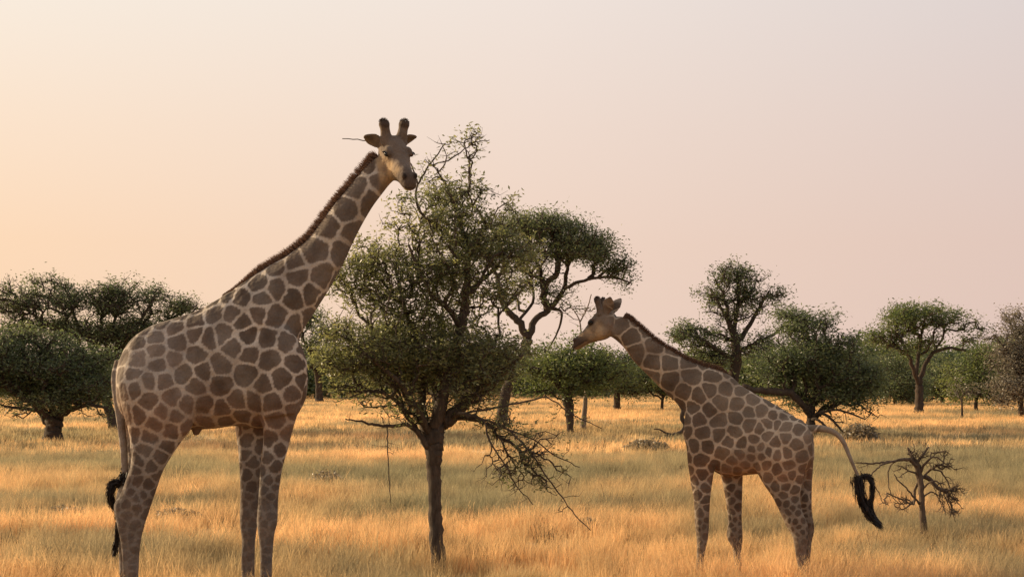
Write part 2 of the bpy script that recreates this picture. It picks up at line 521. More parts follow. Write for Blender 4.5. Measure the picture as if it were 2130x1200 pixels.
CROWN = 0.30
def build_tree(name, label, d, base_px, trunk, limbs, clumps, leaf='leaf_olive', bark='bark_far', seed=1, per=26, leafsize=0.09,
               bf=0.35, tip=0.006, node_gap=0.16, sigma=0.13, cat='tree', group=None, trunk_depth=0.0, sides=8, twig_sides=4, gnarl=1.0, bare_twigs=0, leaf_aspect=0.36, tint_shift=0.0, uniform=0.28):
    """trunk: [(px,py,width_px)], limbs: list of [(px,py,width_px,depth_m)], clumps: (cx,cy,rx,ry,depth_m,rdepth_m,density,leafy)"""
    rng = np.random.default_rng(seed)
    s = d / F
    base = P(base_px, ground_row(d), d)
    root = thing(name, label, cat, tuple(base), group)
    # trunk
    tp = np.array([(*P(x, y, d + trunk_depth), w * s * 0.5) for x, y, w in trunk])
    tp = np.vstack(((base[0], base[1], -0.06, tp[0, 3] * 1.25), tp))
    c = catmull(tp, 6)
    c[1:-1, :3] += rng.normal(0, 1, (len(c) - 2, 3)) * c[1:-1, 3:4] * 0.07 * gnarl
    g = Geo(); tube(g, c[:, :3], c[:, 3], sides + 4, rng, 0.05)
    link('trunk', g.mesh('trunk', M[bark], base), root)
    n_tr = int(len(c) * .68)
    nodes = [c[n_tr:, :3]]; seg = np.linalg.norm(np.diff(c[:, :3], axis=0), axis=1)
    pl = np.concatenate(([0], np.cumsum(seg)))
    plen = [pl[n_tr:]]
    for lb in limbs:
        lp = np.array([(*P(x, y, d + dy), w * s * 0.5) for x, y, w, dy in lb])
        cc = catmull(lp, 5)
        cc[1:, :3] += rng.normal(0, 1, (len(cc) - 1, 3)) * np.maximum(cc[1:, 3:4] * 0.18, 0.004) * gnarl
        g = Geo(); tube(g, cc[:, :3], np.maximum(cc[:, 3], tip), sides, rng, 0.05)
        link('limb', g.mesh('limb', M[bark], base), root)
        allp = np.vstack(nodes); allpl = np.concatenate(plen)
        k = int(np.argmin(np.linalg.norm(allp - cc[0, :3], axis=1)))
        sl = np.concatenate(([0], np.cumsum(np.linalg.norm(np.diff(cc[:, :3], axis=0), axis=1))))
        nodes.append(cc[2:, :3]); plen.append((allpl[k] + sl)[2:])
    nodes = np.vstack(nodes); plen = np.concatenate(plen)
    # crown points
    T, Lf, Tn = [], [], []
    for cx, cy, rx, ry, dy, rd, dens, leafy in clumps:
        vol = (rx * s) * (ry * s) * rd * 4.19
        n_ = max(8, int(dens * vol / node_gap ** 3 * CROWN))
        ns = int(np.clip(n_ / 20, 4, 40))
        c_ = rng.normal(0, 1, (ns, 3)); c_ /= np.linalg.norm(c_, axis=1)[:, None]
        c_ *= (rng.random(ns) ** 0.45 * rng.uniform(.75, 1.06, ns))[:, None]
        sr_ = rng.uniform(.14, .42, ns)
        wt = sr_ ** 1.7; pick = rng.choice(ns, n_, p=wt / wt.sum())
        q_ = rng.normal(0, .55, (n_, 3)) * sr_[pick][:, None] * np.array((1.15, 1.15, .62))
        p = c_[pick] + q_
        un = rng.random(n_) < uniform                      # the rest fill the crown evenly
        w_ = rng.normal(0, 1, (n_, 3)); w_ /= np.linalg.norm(w_, axis=1)[:, None]
        p[un] = (w_ * (rng.random(n_) ** 0.40)[:, None])[un]
        spike = rng.random(n_) < .09                       # shoots that stand out of the outline
        p[spike] *= rng.uniform(1.05, 1.32, (spike.sum(), 1)); p[spike, 2] += rng.uniform(0, .22, spike.sum())
        o = P(cx, cy, d + dy)
        pts = o + p * np.array((rx * s, rd, ry * s))
        T.append(pts); Lf.append(rng.random(n_) < leafy)
        cl = rng.normal(0.45, 0.08) + rng.normal(0, .17, ns)[pick]
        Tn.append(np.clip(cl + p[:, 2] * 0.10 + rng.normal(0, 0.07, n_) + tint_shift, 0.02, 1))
    T, Lf, Tn = np.vstack(T), np.concatenate(Lf), np.concatenate(Tn)
    ok = T[:, 2] > 0.12
    T, Lf, Tn = T[ok], Lf[ok], Tn[ok]
    pos, parent, order = grow(nodes, plen, T, bf)
    n0 = len(nodes)
    cnt = np.ones(len(pos))
    for k in reversed(order):
        if parent[k] >= 0: cnt[parent[k]] += cnt[k]
    rad = tip * np.minimum(cnt, 400) ** 0.42
    ids = np.array(order); pa = parent[ids]
    rp = np.minimum(np.where(pa >= n0, rad[pa], rad[ids] * 1.25), rad[ids] * 1.9)
    A, B = pos[pa], pos[ids]
    L = np.linalg.norm(B - A, axis=1)
    mid = (A + B) / 2 + rng.normal(0, 0.13, A.shape) * L[:, None] * gnarl + np.array((0, 0, 0.05)) * L[:, None]
    mr = (rp + rad[ids]) / 2
    g = Geo()
    sticks(g, A, mid, rp, mr, twig_sides); sticks(g, mid, B, mr, rad[ids], twig_sides)
    # terminal sprays
    out = B - A; out /= np.linalg.norm(out, axis=1)[:, None] + 1e-6
    sp = out * 0.6 + rng.normal(0, 0.55, out.shape) + np.array((0, 0, 0.25)); sp /= np.linalg.norm(sp, axis=1)[:, None]
    reach = sigma * 1.8
    sticks(g, B, B + sp * reach, rad[ids] * 0.8, np.full(len(B), tip * 0.45), 3)
    for _ in range(bare_twigs):
        q_ = rng.normal(0, 1, out.shape) + out * 0.8; q_ /= np.linalg.norm(q_, axis=1)[:, None]
        a_ = mid + (B - mid) * rng.random((len(B), 1))
        sticks(g, a_, a_ + q_ * reach * rng.uniform(0.4, 1.1, (len(B), 1)), np.full(len(B), tip * 0.8), np.full(len(B), tip * 0.35), 3)
    link('twigs', g.mesh('twigs', M[bark], base), root, kind='stuff')
    lf = Lf[ids - n0]
    if lf.any() and per:
        g = Geo()
        leaf_cloud(g, B[lf], per, sigma, leafsize, leafsize * leaf_aspect, rng, Tn[ids - n0][lf], sp[lf], reach)
        link('crown', g.mesh('crown', M[leaf], base, False, 'tint'), root)
    return root

NEARG = None
# --- the thorn tree between the giraffes
build_tree('acacia_tree', 'dark slender-trunked acacia with a tall ragged crown standing between the two giraffes', 14.0, 911,
    [(911, 1150, 30), (906, 1090, 28), (904, 1020, 27), (902, 970, 31), (902, 935, 38), (904, 905, 40), (907, 880, 30), (909, 855, 20)],
    [[(890, 930, 15, -.05), (870, 902, 12, -.1), (850, 883, 9, -.2), (818, 886, 7, -.3), (780, 883, 5.5, -.35), (745, 876, 4, -.4), (718, 871, 2.5, -.45)],
     [(872, 900, 12.8, .0), (848, 866, 10.4, -.1), (828, 838, 8.8, -.2), (800, 818, 6.4, -.3), (762, 814, 4.8, -.4), (728, 826, 3.2, -.45)],
     [(893, 910, 24, 0), (880, 865, 20.8, .1), (876, 820, 17.6, .15), (880, 770, 15.2, .2), (868, 720, 12.8, .2), (848, 665, 10.4, .15), (832, 600, 8, .1), (820, 545, 5.6, .1)],
     [(905, 910, 32, 0), (914, 855, 28.8, -.05), (926, 795, 24.8, -.05), (946, 725, 22.4, 0), (964, 660, 20.8, 0), (969, 600, 16.8, 0), (974, 540, 12.8, .05), (962, 480, 8.8, .05), (945, 430, 6.4, 0)],
     [(958, 680, 13.6, 0), (930, 640, 10.4, -.2), (900, 615, 8, -.3), (870, 560, 6.4, -.35), (850, 510, 4.8, -.4)],
     [(968, 610, 12, 0), (1000, 585, 8.8, .2), (1035, 550, 7.2, .3), (1060, 510, 4.8, .3)],
     [(962, 485, 6.3, .05), (915, 470, 5.6, -.1), (878, 446, 5.6, -.2), (866, 415, 4.9, -.2), (869, 385, 4.2, -.2), (892, 345, 3.5, -.15), (925, 300, 2.4, -.1)],
     [(869, 385, 3.5, -.2), (850, 335, 2.8, -.1), (810, 305, 2.1, 0.05), (765, 294, 2.1, .12), (713, 288, 1.8, .15)],
     [(892, 345, 2.8, -.15), (940, 330, 2.8, -.2), (980, 300, 2.1, -.2), (1018, 292, 1.5, -.2)],
     [(920, 880, 34, 0), (945, 862, 30, .05), (973, 827, 26, .1), (1018, 790, 20, .15), (1056, 768, 14, .2), (1088, 735, 9, .2)],
     [(908, 905, 18, 0), (912, 860, 16, .25), (900, 800, 13, .45), (905, 730, 10, .5), (915, 660, 7, .5)],
     [(895, 905, 16, 0), (868, 850, 13, -.25), (825, 790, 10, -.45), (770, 745, 8, -.55), (725, 705, 5, -.5)],
     [(940, 868, 9.3, 0), (962, 860, 7.5, -.25), (1005, 872, 5.8, -.4), (1055, 893, 4.6, -.5), (1095, 930, 4.1, -.55), (1120, 965, 3.5, -.55), (1155, 1015, 2.9, -.5), (1190, 1062, 2.3, -.5), (1228, 1102, 1.7, -.5)],
     [(1055, 893, 4.1, -.5), (1110, 915, 2.9, -.45), (1160, 950, 2.3, -.4), (1205, 972, 1.7, -.4)],
     [(1005, 872, 4.6, -.4), (1020, 920, 3.5, -.5), (1050, 965, 2.9, -.6), (1075, 1010, 2.3, -.6), (1110, 1050, 1.7, -.6)],
     [(962, 860, 4.6, -.25), (1080, 838, 4.1, -.2), (1140, 828, 2.9, -.1), (1190, 862, 2.3, -.05), (1252, 890, 1.6, 0)],
     [(805, 886, 2.9, -.32), (806, 930, 2.3, -.34), (809, 985, 2, -.34), (812, 1045, 1.6, -.35)],
     ],
    [(765, 720, 92, 66, -0.35, 0.55, 0.62, 0.95), (850, 735, 110, 76, 0, 0.75, 0.55, 0.95), (955, 740, 116, 70, 0.1, 0.75, 0.58, 0.95), (1045, 755, 70, 50, 0.15, 0.55, 0.6, 0.9), (1065, 600, 50, 50, 0.2, 0.4, 0.341, 0.83), (1085, 520, 50, 46, 0.25, 0.4, 0.384, 0.87), (700, 560, 40, 40, -0.1, 0.3, 0.48, 0.83),
     (705, 690, 36, 36, -0.4, 0.3, 0.8, 0.9), (700, 745, 44, 44, -0.45, 0.35, 0.8, 0.95), (840, 690, 130, 46, 0.3, 0.5, 0.35, 0.85),
     (800, 545, 78, 44, 0, 0.45, 0.587, 0.83), (745, 560, 48, 36, 0, 0.35, 0.534, 0.83), (880, 580, 85, 66, -0.1, 0.5, 0.48, 0.83), (960, 505, 92, 66, 0, 0.55, 0.747, 0.94), (945, 425, 76, 40, 0, 0.45, 0.64, 0.94),
     (1035, 520, 62, 56, 0.25, 0.4, 0.534, 0.87), (730, 600, 50, 30, -0.1, 0.35, 0.374, 0.72), (870, 480, 60, 40, -0.2, 0.4, 0.534, 0.83), (850, 640, 90, 36, -0.2, 0.5, 0.374, 0.77), (1060, 440, 40, 30, 0.2, 0.3, 0.427, 0.83), (1000, 610, 60, 45, 0.2, 0.4, 0.374, 0.72), (780, 630, 80, 30, -0.1, 0.4, 0.234, 0.52),
     (940, 310, 66, 38, -0.15, 0.3, 0.407, 0.47), (900, 375, 56, 40, -0.15, 0.3, 0.427, 0.57), (985, 385, 52, 34, -0.1, 0.3, 0.427, 0.67), (842, 415, 18, 18, -0.2, 0.15, 0.534, 0.52),
     (1035, 885, 66, 38, -0.4, 0.35, 0.8, 0.35), (1095, 935, 84, 48, -0.45, 0.3, 0.8, 0.12), (1055, 975, 72, 56, -0.55, 0.25, 0.8, 0.06), (1165, 1010, 44, 50, -0.5, 0.2, 0.45, 0.1), (1110, 1000, 60, 40, -0.5, 0.2, 0.5, 0.1),
     (760, 845, 66, 34, -0.35, 0.3, 0.3, 0.3), (800, 925, 20, 50, -0.33, 0.15, 0.25, 0.1), (1185, 870, 60, 25, -0.05, 0.2, 0.25, 0.3), (865, 840, 90, 50, 0, 0.5, 0.4, 0.25), (900, 600, 180, 96, 0, 0.7, 0.234, 0.83), (880, 800, 170, 56, 0, 0.6, 0.3, 0.6), (760, 790, 90, 40, -0.3, 0.4, 0.4, 0.6), (1000, 830, 90, 40, 0.1, 0.4, 0.4, 0.6), (760, 600, 70, 60, 0, 0.4, 0.267, 0.72)],
    leaf='leaf_near', bark='bark', seed=11, per=15, leafsize=0.050, uniform=0.45, bf=0.3, tip=0.0026, node_gap=0.062, sigma=0.05, bare_twigs=1, sides=10, leaf_aspect=0.34)

# --- flat-topped acacia behind it
build_tree('umbrella_acacia', 'flat-topped acacia with forked bare limbs rising behind the dark acacia', 55.0, 1046,
    [(1045, 865, 24), (1050, 825, 23), (1066, 780, 22), (1088, 740, 22), (1098, 705, 22)],
    [[(1098, 705, 18, 0), (1078, 668, 15, -.2), (1050, 640, 12, -.4), (1040, 608, 10, -.5), (1034, 575, 8, -.5), (1015, 540, 6, -.4)],
     [(1098, 705, 17, 0), (1112, 668, 14, .2), (1146, 640, 12, .4), (1172, 602, 10, .4), (1180, 560, 8, .3), (1190, 530, 6, .2)],
     [(1172, 602, 8, .4), (1200, 588, 7, 0), (1240, 578, 6, -.4), (1278, 578, 5, -.5), (1312, 588, 3, -.5)],
     [(1146, 640, 8, .4), (1168, 650, 6, .6), (1160, 690, 4, .8), (1135, 735, 3, .9)],
     [(1050, 640, 8, -.4), (1078, 610, 6, -.8), (1110, 575, 5, -1), (1140, 530, 4, -1)],
     [(1078, 668, 7, -.2), (1110, 620, 6, .8), (1090, 560, 5, 1.2), (1080, 510, 4, 1.4)]],
    [(1150, 482, 86, 34, 0, 2.2, 1.0, .95), (1212, 520, 74, 38, -.2, 2.0, 1.0, .95), (1272, 560, 44, 32, -.3, 1.2, .9, .95), (1085, 470, 60, 34, 0, 1.6, .8, .95), (1160, 620, 44, 24, .3, .9, .7, .95),
     (1110, 545, 70, 34, 0, 1.5, .45, .85), (1065, 590, 50, 40, .3, 1.2, .3, .8), (1140, 585, 50, 30, .3, 1.2, .25, .8), (1305, 592, 18, 14, -.4, .5, .6, .9), (1040, 520, 50, 40, 0, 1.4, .5, .9), (1195, 640, 30, 14, .3, .6, .4, .6)],
    seed=21, per=19, leafsize=0.13, tip=0.012, node_gap=0.2, sigma=0.2, bf=0.3)

build_tree('round_tree', 'bright green low-crowned tree with a leaning trunk under the small giraffe\'s muzzle', 46.0, 1187,
    [(1186, 890, 14), (1184, 850, 20), (1178, 820, 26)],
    [[(1178, 825, 12, 0), (1150, 790, 9, -.4), (1115, 765, 6, -.6)], [(1180, 822, 12, 0), (1205, 785, 9, .3), (1250, 765, 6, .4)], [(1178, 820, 10, 0), (1182, 770, 7, 0), (1192, 720, 5, 0)]],
    [(1185, 770, 84, 46, 0, 1.4, 1.1, 1), (1118, 775, 52, 40, -.3, 1.0, 1.0, 1), (1250, 775, 62, 40, .2, 1.1, 1.0, 1), (1195, 720, 48, 22, 0, .7, .5, .95), (1180, 818, 40, 18, -.4, .5, .7, 1), (1130, 730, 36, 22, .3, .6, .5, .9)],
    leaf='leaf_green', seed=31, per=27, leafsize=0.12, tip=0.010, node_gap=0.18, sigma=0.18)

build_tree('bare_tree', 'thin pale bare-branched tree with a grey trunk behind the low green crown', 48.0, 1214,
    [(1213, 885, 13), (1216, 850, 10), (1220, 800, 8), (1221, 740, 6)],
    [[(1221, 740, 5, 0), (1210, 700, 4, .1), (1205, 665, 3, .1), (1190, 640, 2, .1)], [(1221, 745, 4, 0), (1240, 700, 3, 0), (1262, 650, 2, 0)], [(1206, 670, 3, .1), (1222, 640, 2.5, 0), (1230, 612, 2, 0)]],
    [(1200, 655, 40, 26, .1, .4, .22, 0), (1235, 650, 36, 26, 0, .4, .22, 0)],
    bark='bark_pale', seed=33, per=0, tip=0.009, node_gap=0.14, sigma=0.16, bare_twigs=1)

build_tree('round_tree', 'dark round tree on a straight brown trunk left of the small giraffe\'s throat', 73.0, 1283,
    [(1283, 845, 14), (1284, 815, 13), (1285, 795, 12)],
    [[(1285, 800, 8, 0), (1262, 775, 6, -.5), (1245, 755, 4, -.7)], [(1285, 800, 8, 0), (1306, 775, 6, .4), (1320, 765, 4, .6)]],
    [(1285, 770, 50, 34, 0, 1.5, 1.0, 1), (1268, 800, 46, 26, -.5, 1.3, 1.0, 1), (1318, 806, 42, 22, .4, 1.2, 1.0, 1)],
    leaf='leaf_olive', seed=35, per=24, leafsize=0.16, tip=0.014, node_gap=0.25, sigma=0.25, tint_shift=-.12)

build_tree('round_tree', 'small green tree on a thin forked trunk just below the small giraffe\'s neck', 72.0, 1377,
    [(1377, 846, 6), (1378, 832, 6), (1380, 815, 5)],
    [[(1379, 828, 4, 0), (1390, 812, 3, .2), (1402, 800, 2, .2)], [(1379, 826, 4, 0), (1362, 808, 3, -.2), (1350, 795, 2, -.2)]],
    [(1372, 795, 46, 30, 0, 1.4, 1.0, 1), (1335, 790, 26, 24, 0, 1.0, .8, 1), (1405, 800, 40, 26, .2, 1.0, 1, 1), (1360, 760, 30, 20, .3, .8, .5, 1), (1385, 770, 40, 22, .6, 1.0, .8, 1)],
    leaf='leaf_green', seed=37, per=24, leafsize=0.15, tip=0.012, node_gap=0.24, sigma=0.24)

# --- the group behind the small giraffe
build_tree('tall_tree', 'tallest thorn tree behind the small giraffe\'s neck, its domed top full of sky gaps', 50.0, 1522,
    [(1522, 860, 26), (1524, 800, 24), (1532, 745, 22), (1528, 705, 18), (1522, 680, 14)],
    [[(1526, 700, 11, 0), (1510, 660, 8, -.3), (1492, 625, 6, -.4), (1478, 600, 4, -.4)], [(1526, 690, 11, 0), (1534, 640, 8, .2), (1536, 590, 6, .2), (1532, 560, 4, .2)],
     [(1530, 720, 11, 0), (1560, 675, 9, .4), (1582, 635, 6, .5), (1600, 605, 4, .5)], [(1526, 750, 14, 0), (1490, 725, 10, -.5), (1450, 700, 6, -.8)], [(1530, 735, 10, 0), (1600, 700, 7, .5), (1640, 670, 5, .6)]],
    [(1530, 580, 62, 30, .1, 1.2, .75, .8), (1490, 620, 50, 34, -.2, 1.1, .5, .75), (1575, 620, 56, 40, .3, 1.1, .55, .8), (1530, 640, 60, 36, .1, 1.1, .32, .65),
     (1436, 700, 44, 28, -.7, 1.0, 1.1, 1), (1470, 735, 60, 30, -.5, 1.0, 1.0, 1), (1560, 720, 70, 30, .2, 1.2, .6, .95), (1510, 690, 40, 20, 0, .8, .3, .8)],
    seed=41, per=19, leafsize=0.12, tip=0.011, node_gap=0.17, sigma=0.17, bare_twigs=1)

build_tree('spreading_tree', 'broad dark tree drooping to the grass beyond the small giraffe\'s back', 44.0, 1690,
    [(1689, 890, 18), (1686, 865, 17), (1688, 840, 16)],
    [[(1686, 868, 12, 0), (1668, 840, 14, -.4), (1645, 818, 16, -.6), (1610, 813, 15, -.7), (1570, 812, 12, -.7), (1545, 800, 8, -.6)],
     [(1688, 845, 13, 0), (1700, 800, 11, .2), (1695, 750, 9, .3), (1680, 700, 7, .3), (1672, 660, 5, .3)],
     [(1688, 845, 11, 0), (1730, 810, 9, .2), (1765, 780, 7, .3), (1800, 770, 5, .3)],
     [(1687, 870, 9, 0), (1705, 858, 7, -.4), (1725, 868, 6, -.6), (1742, 885, 5, -.7), (1758, 905, 3, -.7)],
     [(1687, 872, 8, 0), (1700, 872, 6, -.5), (1716, 885, 5, -.7), (1732, 900, 3, -.8)],
     [(1705, 858, 6, -.4), (1740, 852, 5, -.6), (1775, 862, 4, -.7), (1800, 872, 2.5, -.7)],
     [(1645, 818, 8, -.6), (1655, 790, 7, -.3), (1640, 755, 5, 0)]],
    [(1668, 680, 62, 40, .3, 1.3, .95, .95), (1715, 720, 48, 40, .3, 1.2, .9, .95), (1655, 745, 80, 36, 0, 1.3, 1.0, 1), (1745, 775, 80, 46, .2, 1.3, 1.1, 1), (1795, 795, 46, 40, .3, 1.1, 1.0, 1),
     (1615, 770, 60, 30, -.3, 1.0, .9, 1), (1725, 828, 84, 24, .2, 1.0, 1.1, 1), (1790, 840, 40, 22, .3, .7, .7, .9), (1745, 880, 40, 18, -.7, .5, .35, .05), (1810, 862, 26, 12, -.4, .4, .4, .2), (1630, 795, 50, 14, .3, .8, .8, 1)],
    seed=43, per=27, leafsize=0.11, tip=0.010, node_gap=0.17, sigma=0.17, tint_shift=-.08)

# --- right-hand trees
build_tree('umbrella_acacia', 'umbrella-shaped acacia on a stout forked trunk at the edge of the far grass', 67.0, 1912,
    [(1912, 850, 19), (1912, 825, 17), (1912, 800, 15)],
    [[(1912, 800, 10, 0), (1900, 770, 9, -.3), (1888, 735, 7, -.5), (1870, 700, 5, -.6)], [(1912, 800, 11, 0), (1922, 765, 9, .2), (1940, 735, 8, .3), (1975, 724, 6, .2), (2010, 730, 3, .2)],
     [(1905, 780, 9, 0), (1912, 730, 7, .2), (1918, 690, 5, .2)], [(1940, 735, 6, .3), (1960, 705, 5, .5), (1968, 675, 4, .5), (1995, 672, 3, .5)], [(1888, 735, 5, -.5), (1855, 720, 4, -.6), (1830, 700, 3, -.6)]],
    [(1848, 688, 40, 26, -.4, 1.6, .9, 1), (1895, 660, 52, 24, 0, 2.0, 1.0, 1), (1955, 662, 48, 22, .2, 1.8, .95, 1), (2008, 680, 34, 11, .3, 1.2, .8, 1), (2015, 710, 30, 12, .3, 1.0, .8, 1), (1868, 722, 38, 16, -.3, 1.2, .7, 1),
     (1925, 715, 50, 26, .2, 1.5, .5, .95), (1890, 690, 40, 20, 0, 1.4, .6, 1)],
    leaf='leaf_green', seed=51, per=25, leafsize=0.15, tip=0.013, node_gap=0.23, sigma=0.22)

build_tree('grey_tree', 'grey-leaved tree behind the dead shrub, rising tallest beside the umbrella acacia', 60.0, 2124,
    [(2124, 860, 12), (2122, 820, 11), (2118, 770, 9)],
    [[(2119, 780, 7, 0), (2095, 730, 5, -.2), (2075, 705, 3, -.3)], [(2119, 775, 7, 0), (2122, 720, 5, .2), (2130, 670, 3, .2)], [(2122, 815, 6, 0), (2090, 790, 4, -.5), (2075, 770, 3, -.5)]],
    [(2126, 680, 46, 34, .2, 1.3, .8, .9), (2080, 698, 32, 14, -.3, .8, .7, .9), (2115, 745, 56, 44, 0, 1.4, .9, 1), (2100, 815, 52, 36, -.3, 1.3, 1.0, 1), (2160, 760, 50, 80, 0, 1.4, .8, 1)],
    leaf='leaf_grey', seed=53, per=22, leafsize=0.13, tip=0.012, node_gap=0.2, sigma=0.2)

build_tree('round_tree', 'light green bushy tree between the umbrella acacia and the grey tree', 72.0, 2030,
    [(2030, 845, 8), (2031, 820, 7), (2030, 795, 6)],
    [[(2030, 805, 5, 0), (2010, 785, 4, -.3), (1995, 770, 3, -.4)], [(2030, 800, 5, 0), (2046, 775, 4, .3), (2058, 755, 3, .3)]],
    [(2040, 765, 48, 32, 0, 1.5, 1.0, 1), (2000, 800, 42, 38, -.3, 1.4, 1.0, 1), (2050, 815, 50, 32, .2, 1.4, 1.0, 1), (2065, 740, 30, 20, .4, 1.0, .8, 1)],
    leaf='leaf_green', seed=55, per=24, leafsize=0.16, tip=0.012, node_gap=0.25, sigma=0.25)

build_tree('sapling', 'thin-stemmed sapling standing in the grass before the light green bushy tree', 60.0, 2001,
    [(2001, 862, 5), (2001, 845, 4), (2000, 825, 3)],
    [[(2000, 835, 2.5, 0), (1992, 818, 2, .1)]],
    [(2000, 815, 26, 24, 0, .5, .7, 1)],
    leaf='leaf_grey', seed=56, per=17, leafsize=0.12, tip=0.009, node_gap=0.18, sigma=0.17)

build_tree('background_tree', 'shady tree with low foliage directly left of the umbrella acacia trunk', 84.0, 1862,
    [(1862, 835, 8), (1862, 815, 7)], [[(1862, 815, 5, 0), (1845, 790, 4, -.4)], [(1862, 815, 5, 0), (1880, 785, 4, .4)]],
    [(1855, 790, 56, 44, 0, 1.9, 1.0, 1), (1890, 815, 44, 30, .3, 1.5, 1.0, 1), (1825, 815, 36, 30, 0, 1.4, 1.0, 1), (1860, 752, 36, 22, 0, 1.2, .7, .9)],
    leaf='leaf_olive', seed=57, per=24, leafsize=0.18, tip=0.014, node_gap=0.28, sigma=0.28)
build_tree('background_tree', 'shady tree with low foliage directly right of the umbrella acacia trunk', 88.0, 1960,
    [(1960, 830, 8), (1960, 812, 7)], [[(1960, 812, 5, 0), (1945, 790, 4, -.4)], [(1960, 812, 5, 0), (1976, 785, 4, .4)]],
    [(1958, 785, 48, 40, 0, 1.9, 1.0, 1), (1940, 815, 40, 28, .3, 1.5, 1.0, 1), (1985, 815, 36, 28, 0, 1.4, 1.0, 1)],
    leaf='leaf_olive', seed=58, per=24, leafsize=0.18, tip=0.014, node_gap=0.28, sigma=0.28, tint_shift=-.1)

# --- left-hand trees
build_tree('thorn_tree', 'low dense thorn tree with a short stout forked trunk behind the tall giraffe\'s rump', 40.0, 109,
    [(109, 905, 36), (112, 888, 33), (114, 872, 34)],
    [[(106, 875, 20, 0), (90, 855, 15, -.2), (66, 838, 11, -.4), (40, 822, 8, -.5)], [(100, 880, 13, .1), (80, 850, 11, .3), (60, 812, 9, .4), (40, 780, 7, .5)],
     [(122, 872, 22, 0), (130, 850, 18, .1), (146, 820, 14, .2), (160, 780, 10, .2), (175, 740, 7, .2)], [(126, 865, 14, 0), (152, 850, 11, -.3), (185, 842, 8, -.5), (222, 848, 5, -.6)], [(112, 870, 16, 0), (104, 820, 13, 0), (96, 770, 10, 0), (90, 730, 7, 0)],
     [(90, 855, 9, -.2), (50, 850, 7, -.5), (10, 845, 5, -.6)]],
    [(60, 770, 100, 62, 0, 1.5, 1.1, 1), (155, 780, 80, 62, .1, 1.4, 1.1, 1), (-20, 750, 80, 80, 0, 1.4, 1.0, 1), (205, 800, 46, 46, .2, 1.1, 1.0, 1), (110, 832, 120, 20, 0, 1.3, .9, 1), (20, 840, 60, 14, -.4, .8, .5, .7), (90, 715, 90, 24, 0, 1.1, .7, .95), (205, 862, 40, 12, -.5, .5, .4, .4), (30, 865, 40, 12, -.5, .5, .3, .2)],
    seed=61, per=22, uniform=0.12, bare_twigs=1, leafsize=0.105, tip=0.010, node_gap=0.165, sigma=0.165)

build_tree('thorn_tree', 'wide airy thorn tree with upright spiky twigs showing above the tall giraffe\'s back', 48.0, 236,
    [(234, 880, 20), (226, 850, 20), (212, 805, 19), (205, 770, 17)],
    [[(205, 770, 12, 0), (170, 730, 10, -.3), (120, 690, 8, -.4), (70, 655, 5, -.4), (30, 620, 3, -.4)], [(205, 772, 12, 0), (190, 720, 9, .3), (160, 670, 6, .4), (140, 610, 4, .4)], [(206, 768, 12, 0), (225, 715, 9, 0), (240, 660, 6, 0), (250, 600, 3, 0)],
     [(208, 775, 12, 0), (250, 725, 10, .2), (310, 690, 7, .3), (370, 655, 5, .3), (410, 635, 3, .3)], [(250, 725, 8, .2), (290, 670, 6, -.2), (320, 620, 4, -.3)]],
    [(40, 630, 76, 42, -.4, 1.2, .6, .7), (120, 625, 76, 44, .2, 1.2, .65, .7), (200, 640, 76, 46, .2, 1.2, .7, .72), (280, 630, 76, 42, 0, 1.2, .7, .75), (100, 680, 110, 30, 0, 1.2, .5, .85), (375, 640, 50, 20, .3, 1.0, 1.0, 1), (350, 625, 50, 26, .2, .9, .4, .7), (250, 700, 96, 36, .1, 1.4, .9, .95), (330, 690, 70, 36, .3, 1.2, .95, 1), (150, 690, 80, 26, .2, 1.2, .6, .9),
     (240, 780, 60, 50, .3, 1.2, 1.0, 1), (20, 680, 60, 20, 0, 1.0, .4, .8), (30, 590, 30, 24, -.4, .5, .3, .4), (250, 595, 40, 18, 0, .5, .25, .35)],
    seed=63, per=17, leafsize=0.11, tip=0.010, node_gap=0.165, sigma=0.17, bare_twigs=2)

build_tree('far_tree', 'black-trunked far tree just beyond the tall giraffe\'s chest', 92.0, 664,
    [(664, 828, 17), (663, 805, 14), (659, 775, 12), (650, 745, 10)],
    [[(655, 755, 7, 0), (640, 725, 6, -.5), (628, 700, 4, -.8)], [(652, 748, 7, 0), (662, 715, 6, .5), (680, 690, 4, .8)], [(660, 785, 6, 0), (690, 765, 5, .5), (710, 755, 3, .8)]],
    [(650, 680, 50, 28, 0, 1.8, .9, 1), (640, 720, 40, 22, -.4, 1.5, .8, 1), (700, 768, 56, 26, .5, 1.8, 1.0, 1), (690, 700, 40, 24, .6, 1.4, .8, 1), (610, 735, 30, 30, -.6, 1.4, .8, 1)],
    seed=71, per=24, leafsize=0.18, tip=0.016, node_gap=0.3, sigma=0.3, tint_shift=-.15)
build_tree('far_tree', 'small far tree with a leaning second stem, right of the black-trunked far tree', 106.0, 710,
    [(711, 818, 8), (709, 800, 8), (706, 785, 7)], [[(706, 790, 4, 0), (690, 770, 3, 0)], [(711, 815, 4, 0), (695, 800, 4, .2), (685, 785, 3, .3)]],
    [(705, 768, 50, 22, 0, 1.9, 1.0, 1), (760, 770, 40, 24, 0, 1.8, 1.0, 1), (660, 775, 36, 16, 0, 1.6, .8, 1)],
    seed=72, per=28, leafsize=0.2, tip=0.016, node_gap=0.32, sigma=0.3, tint_shift=-.15)

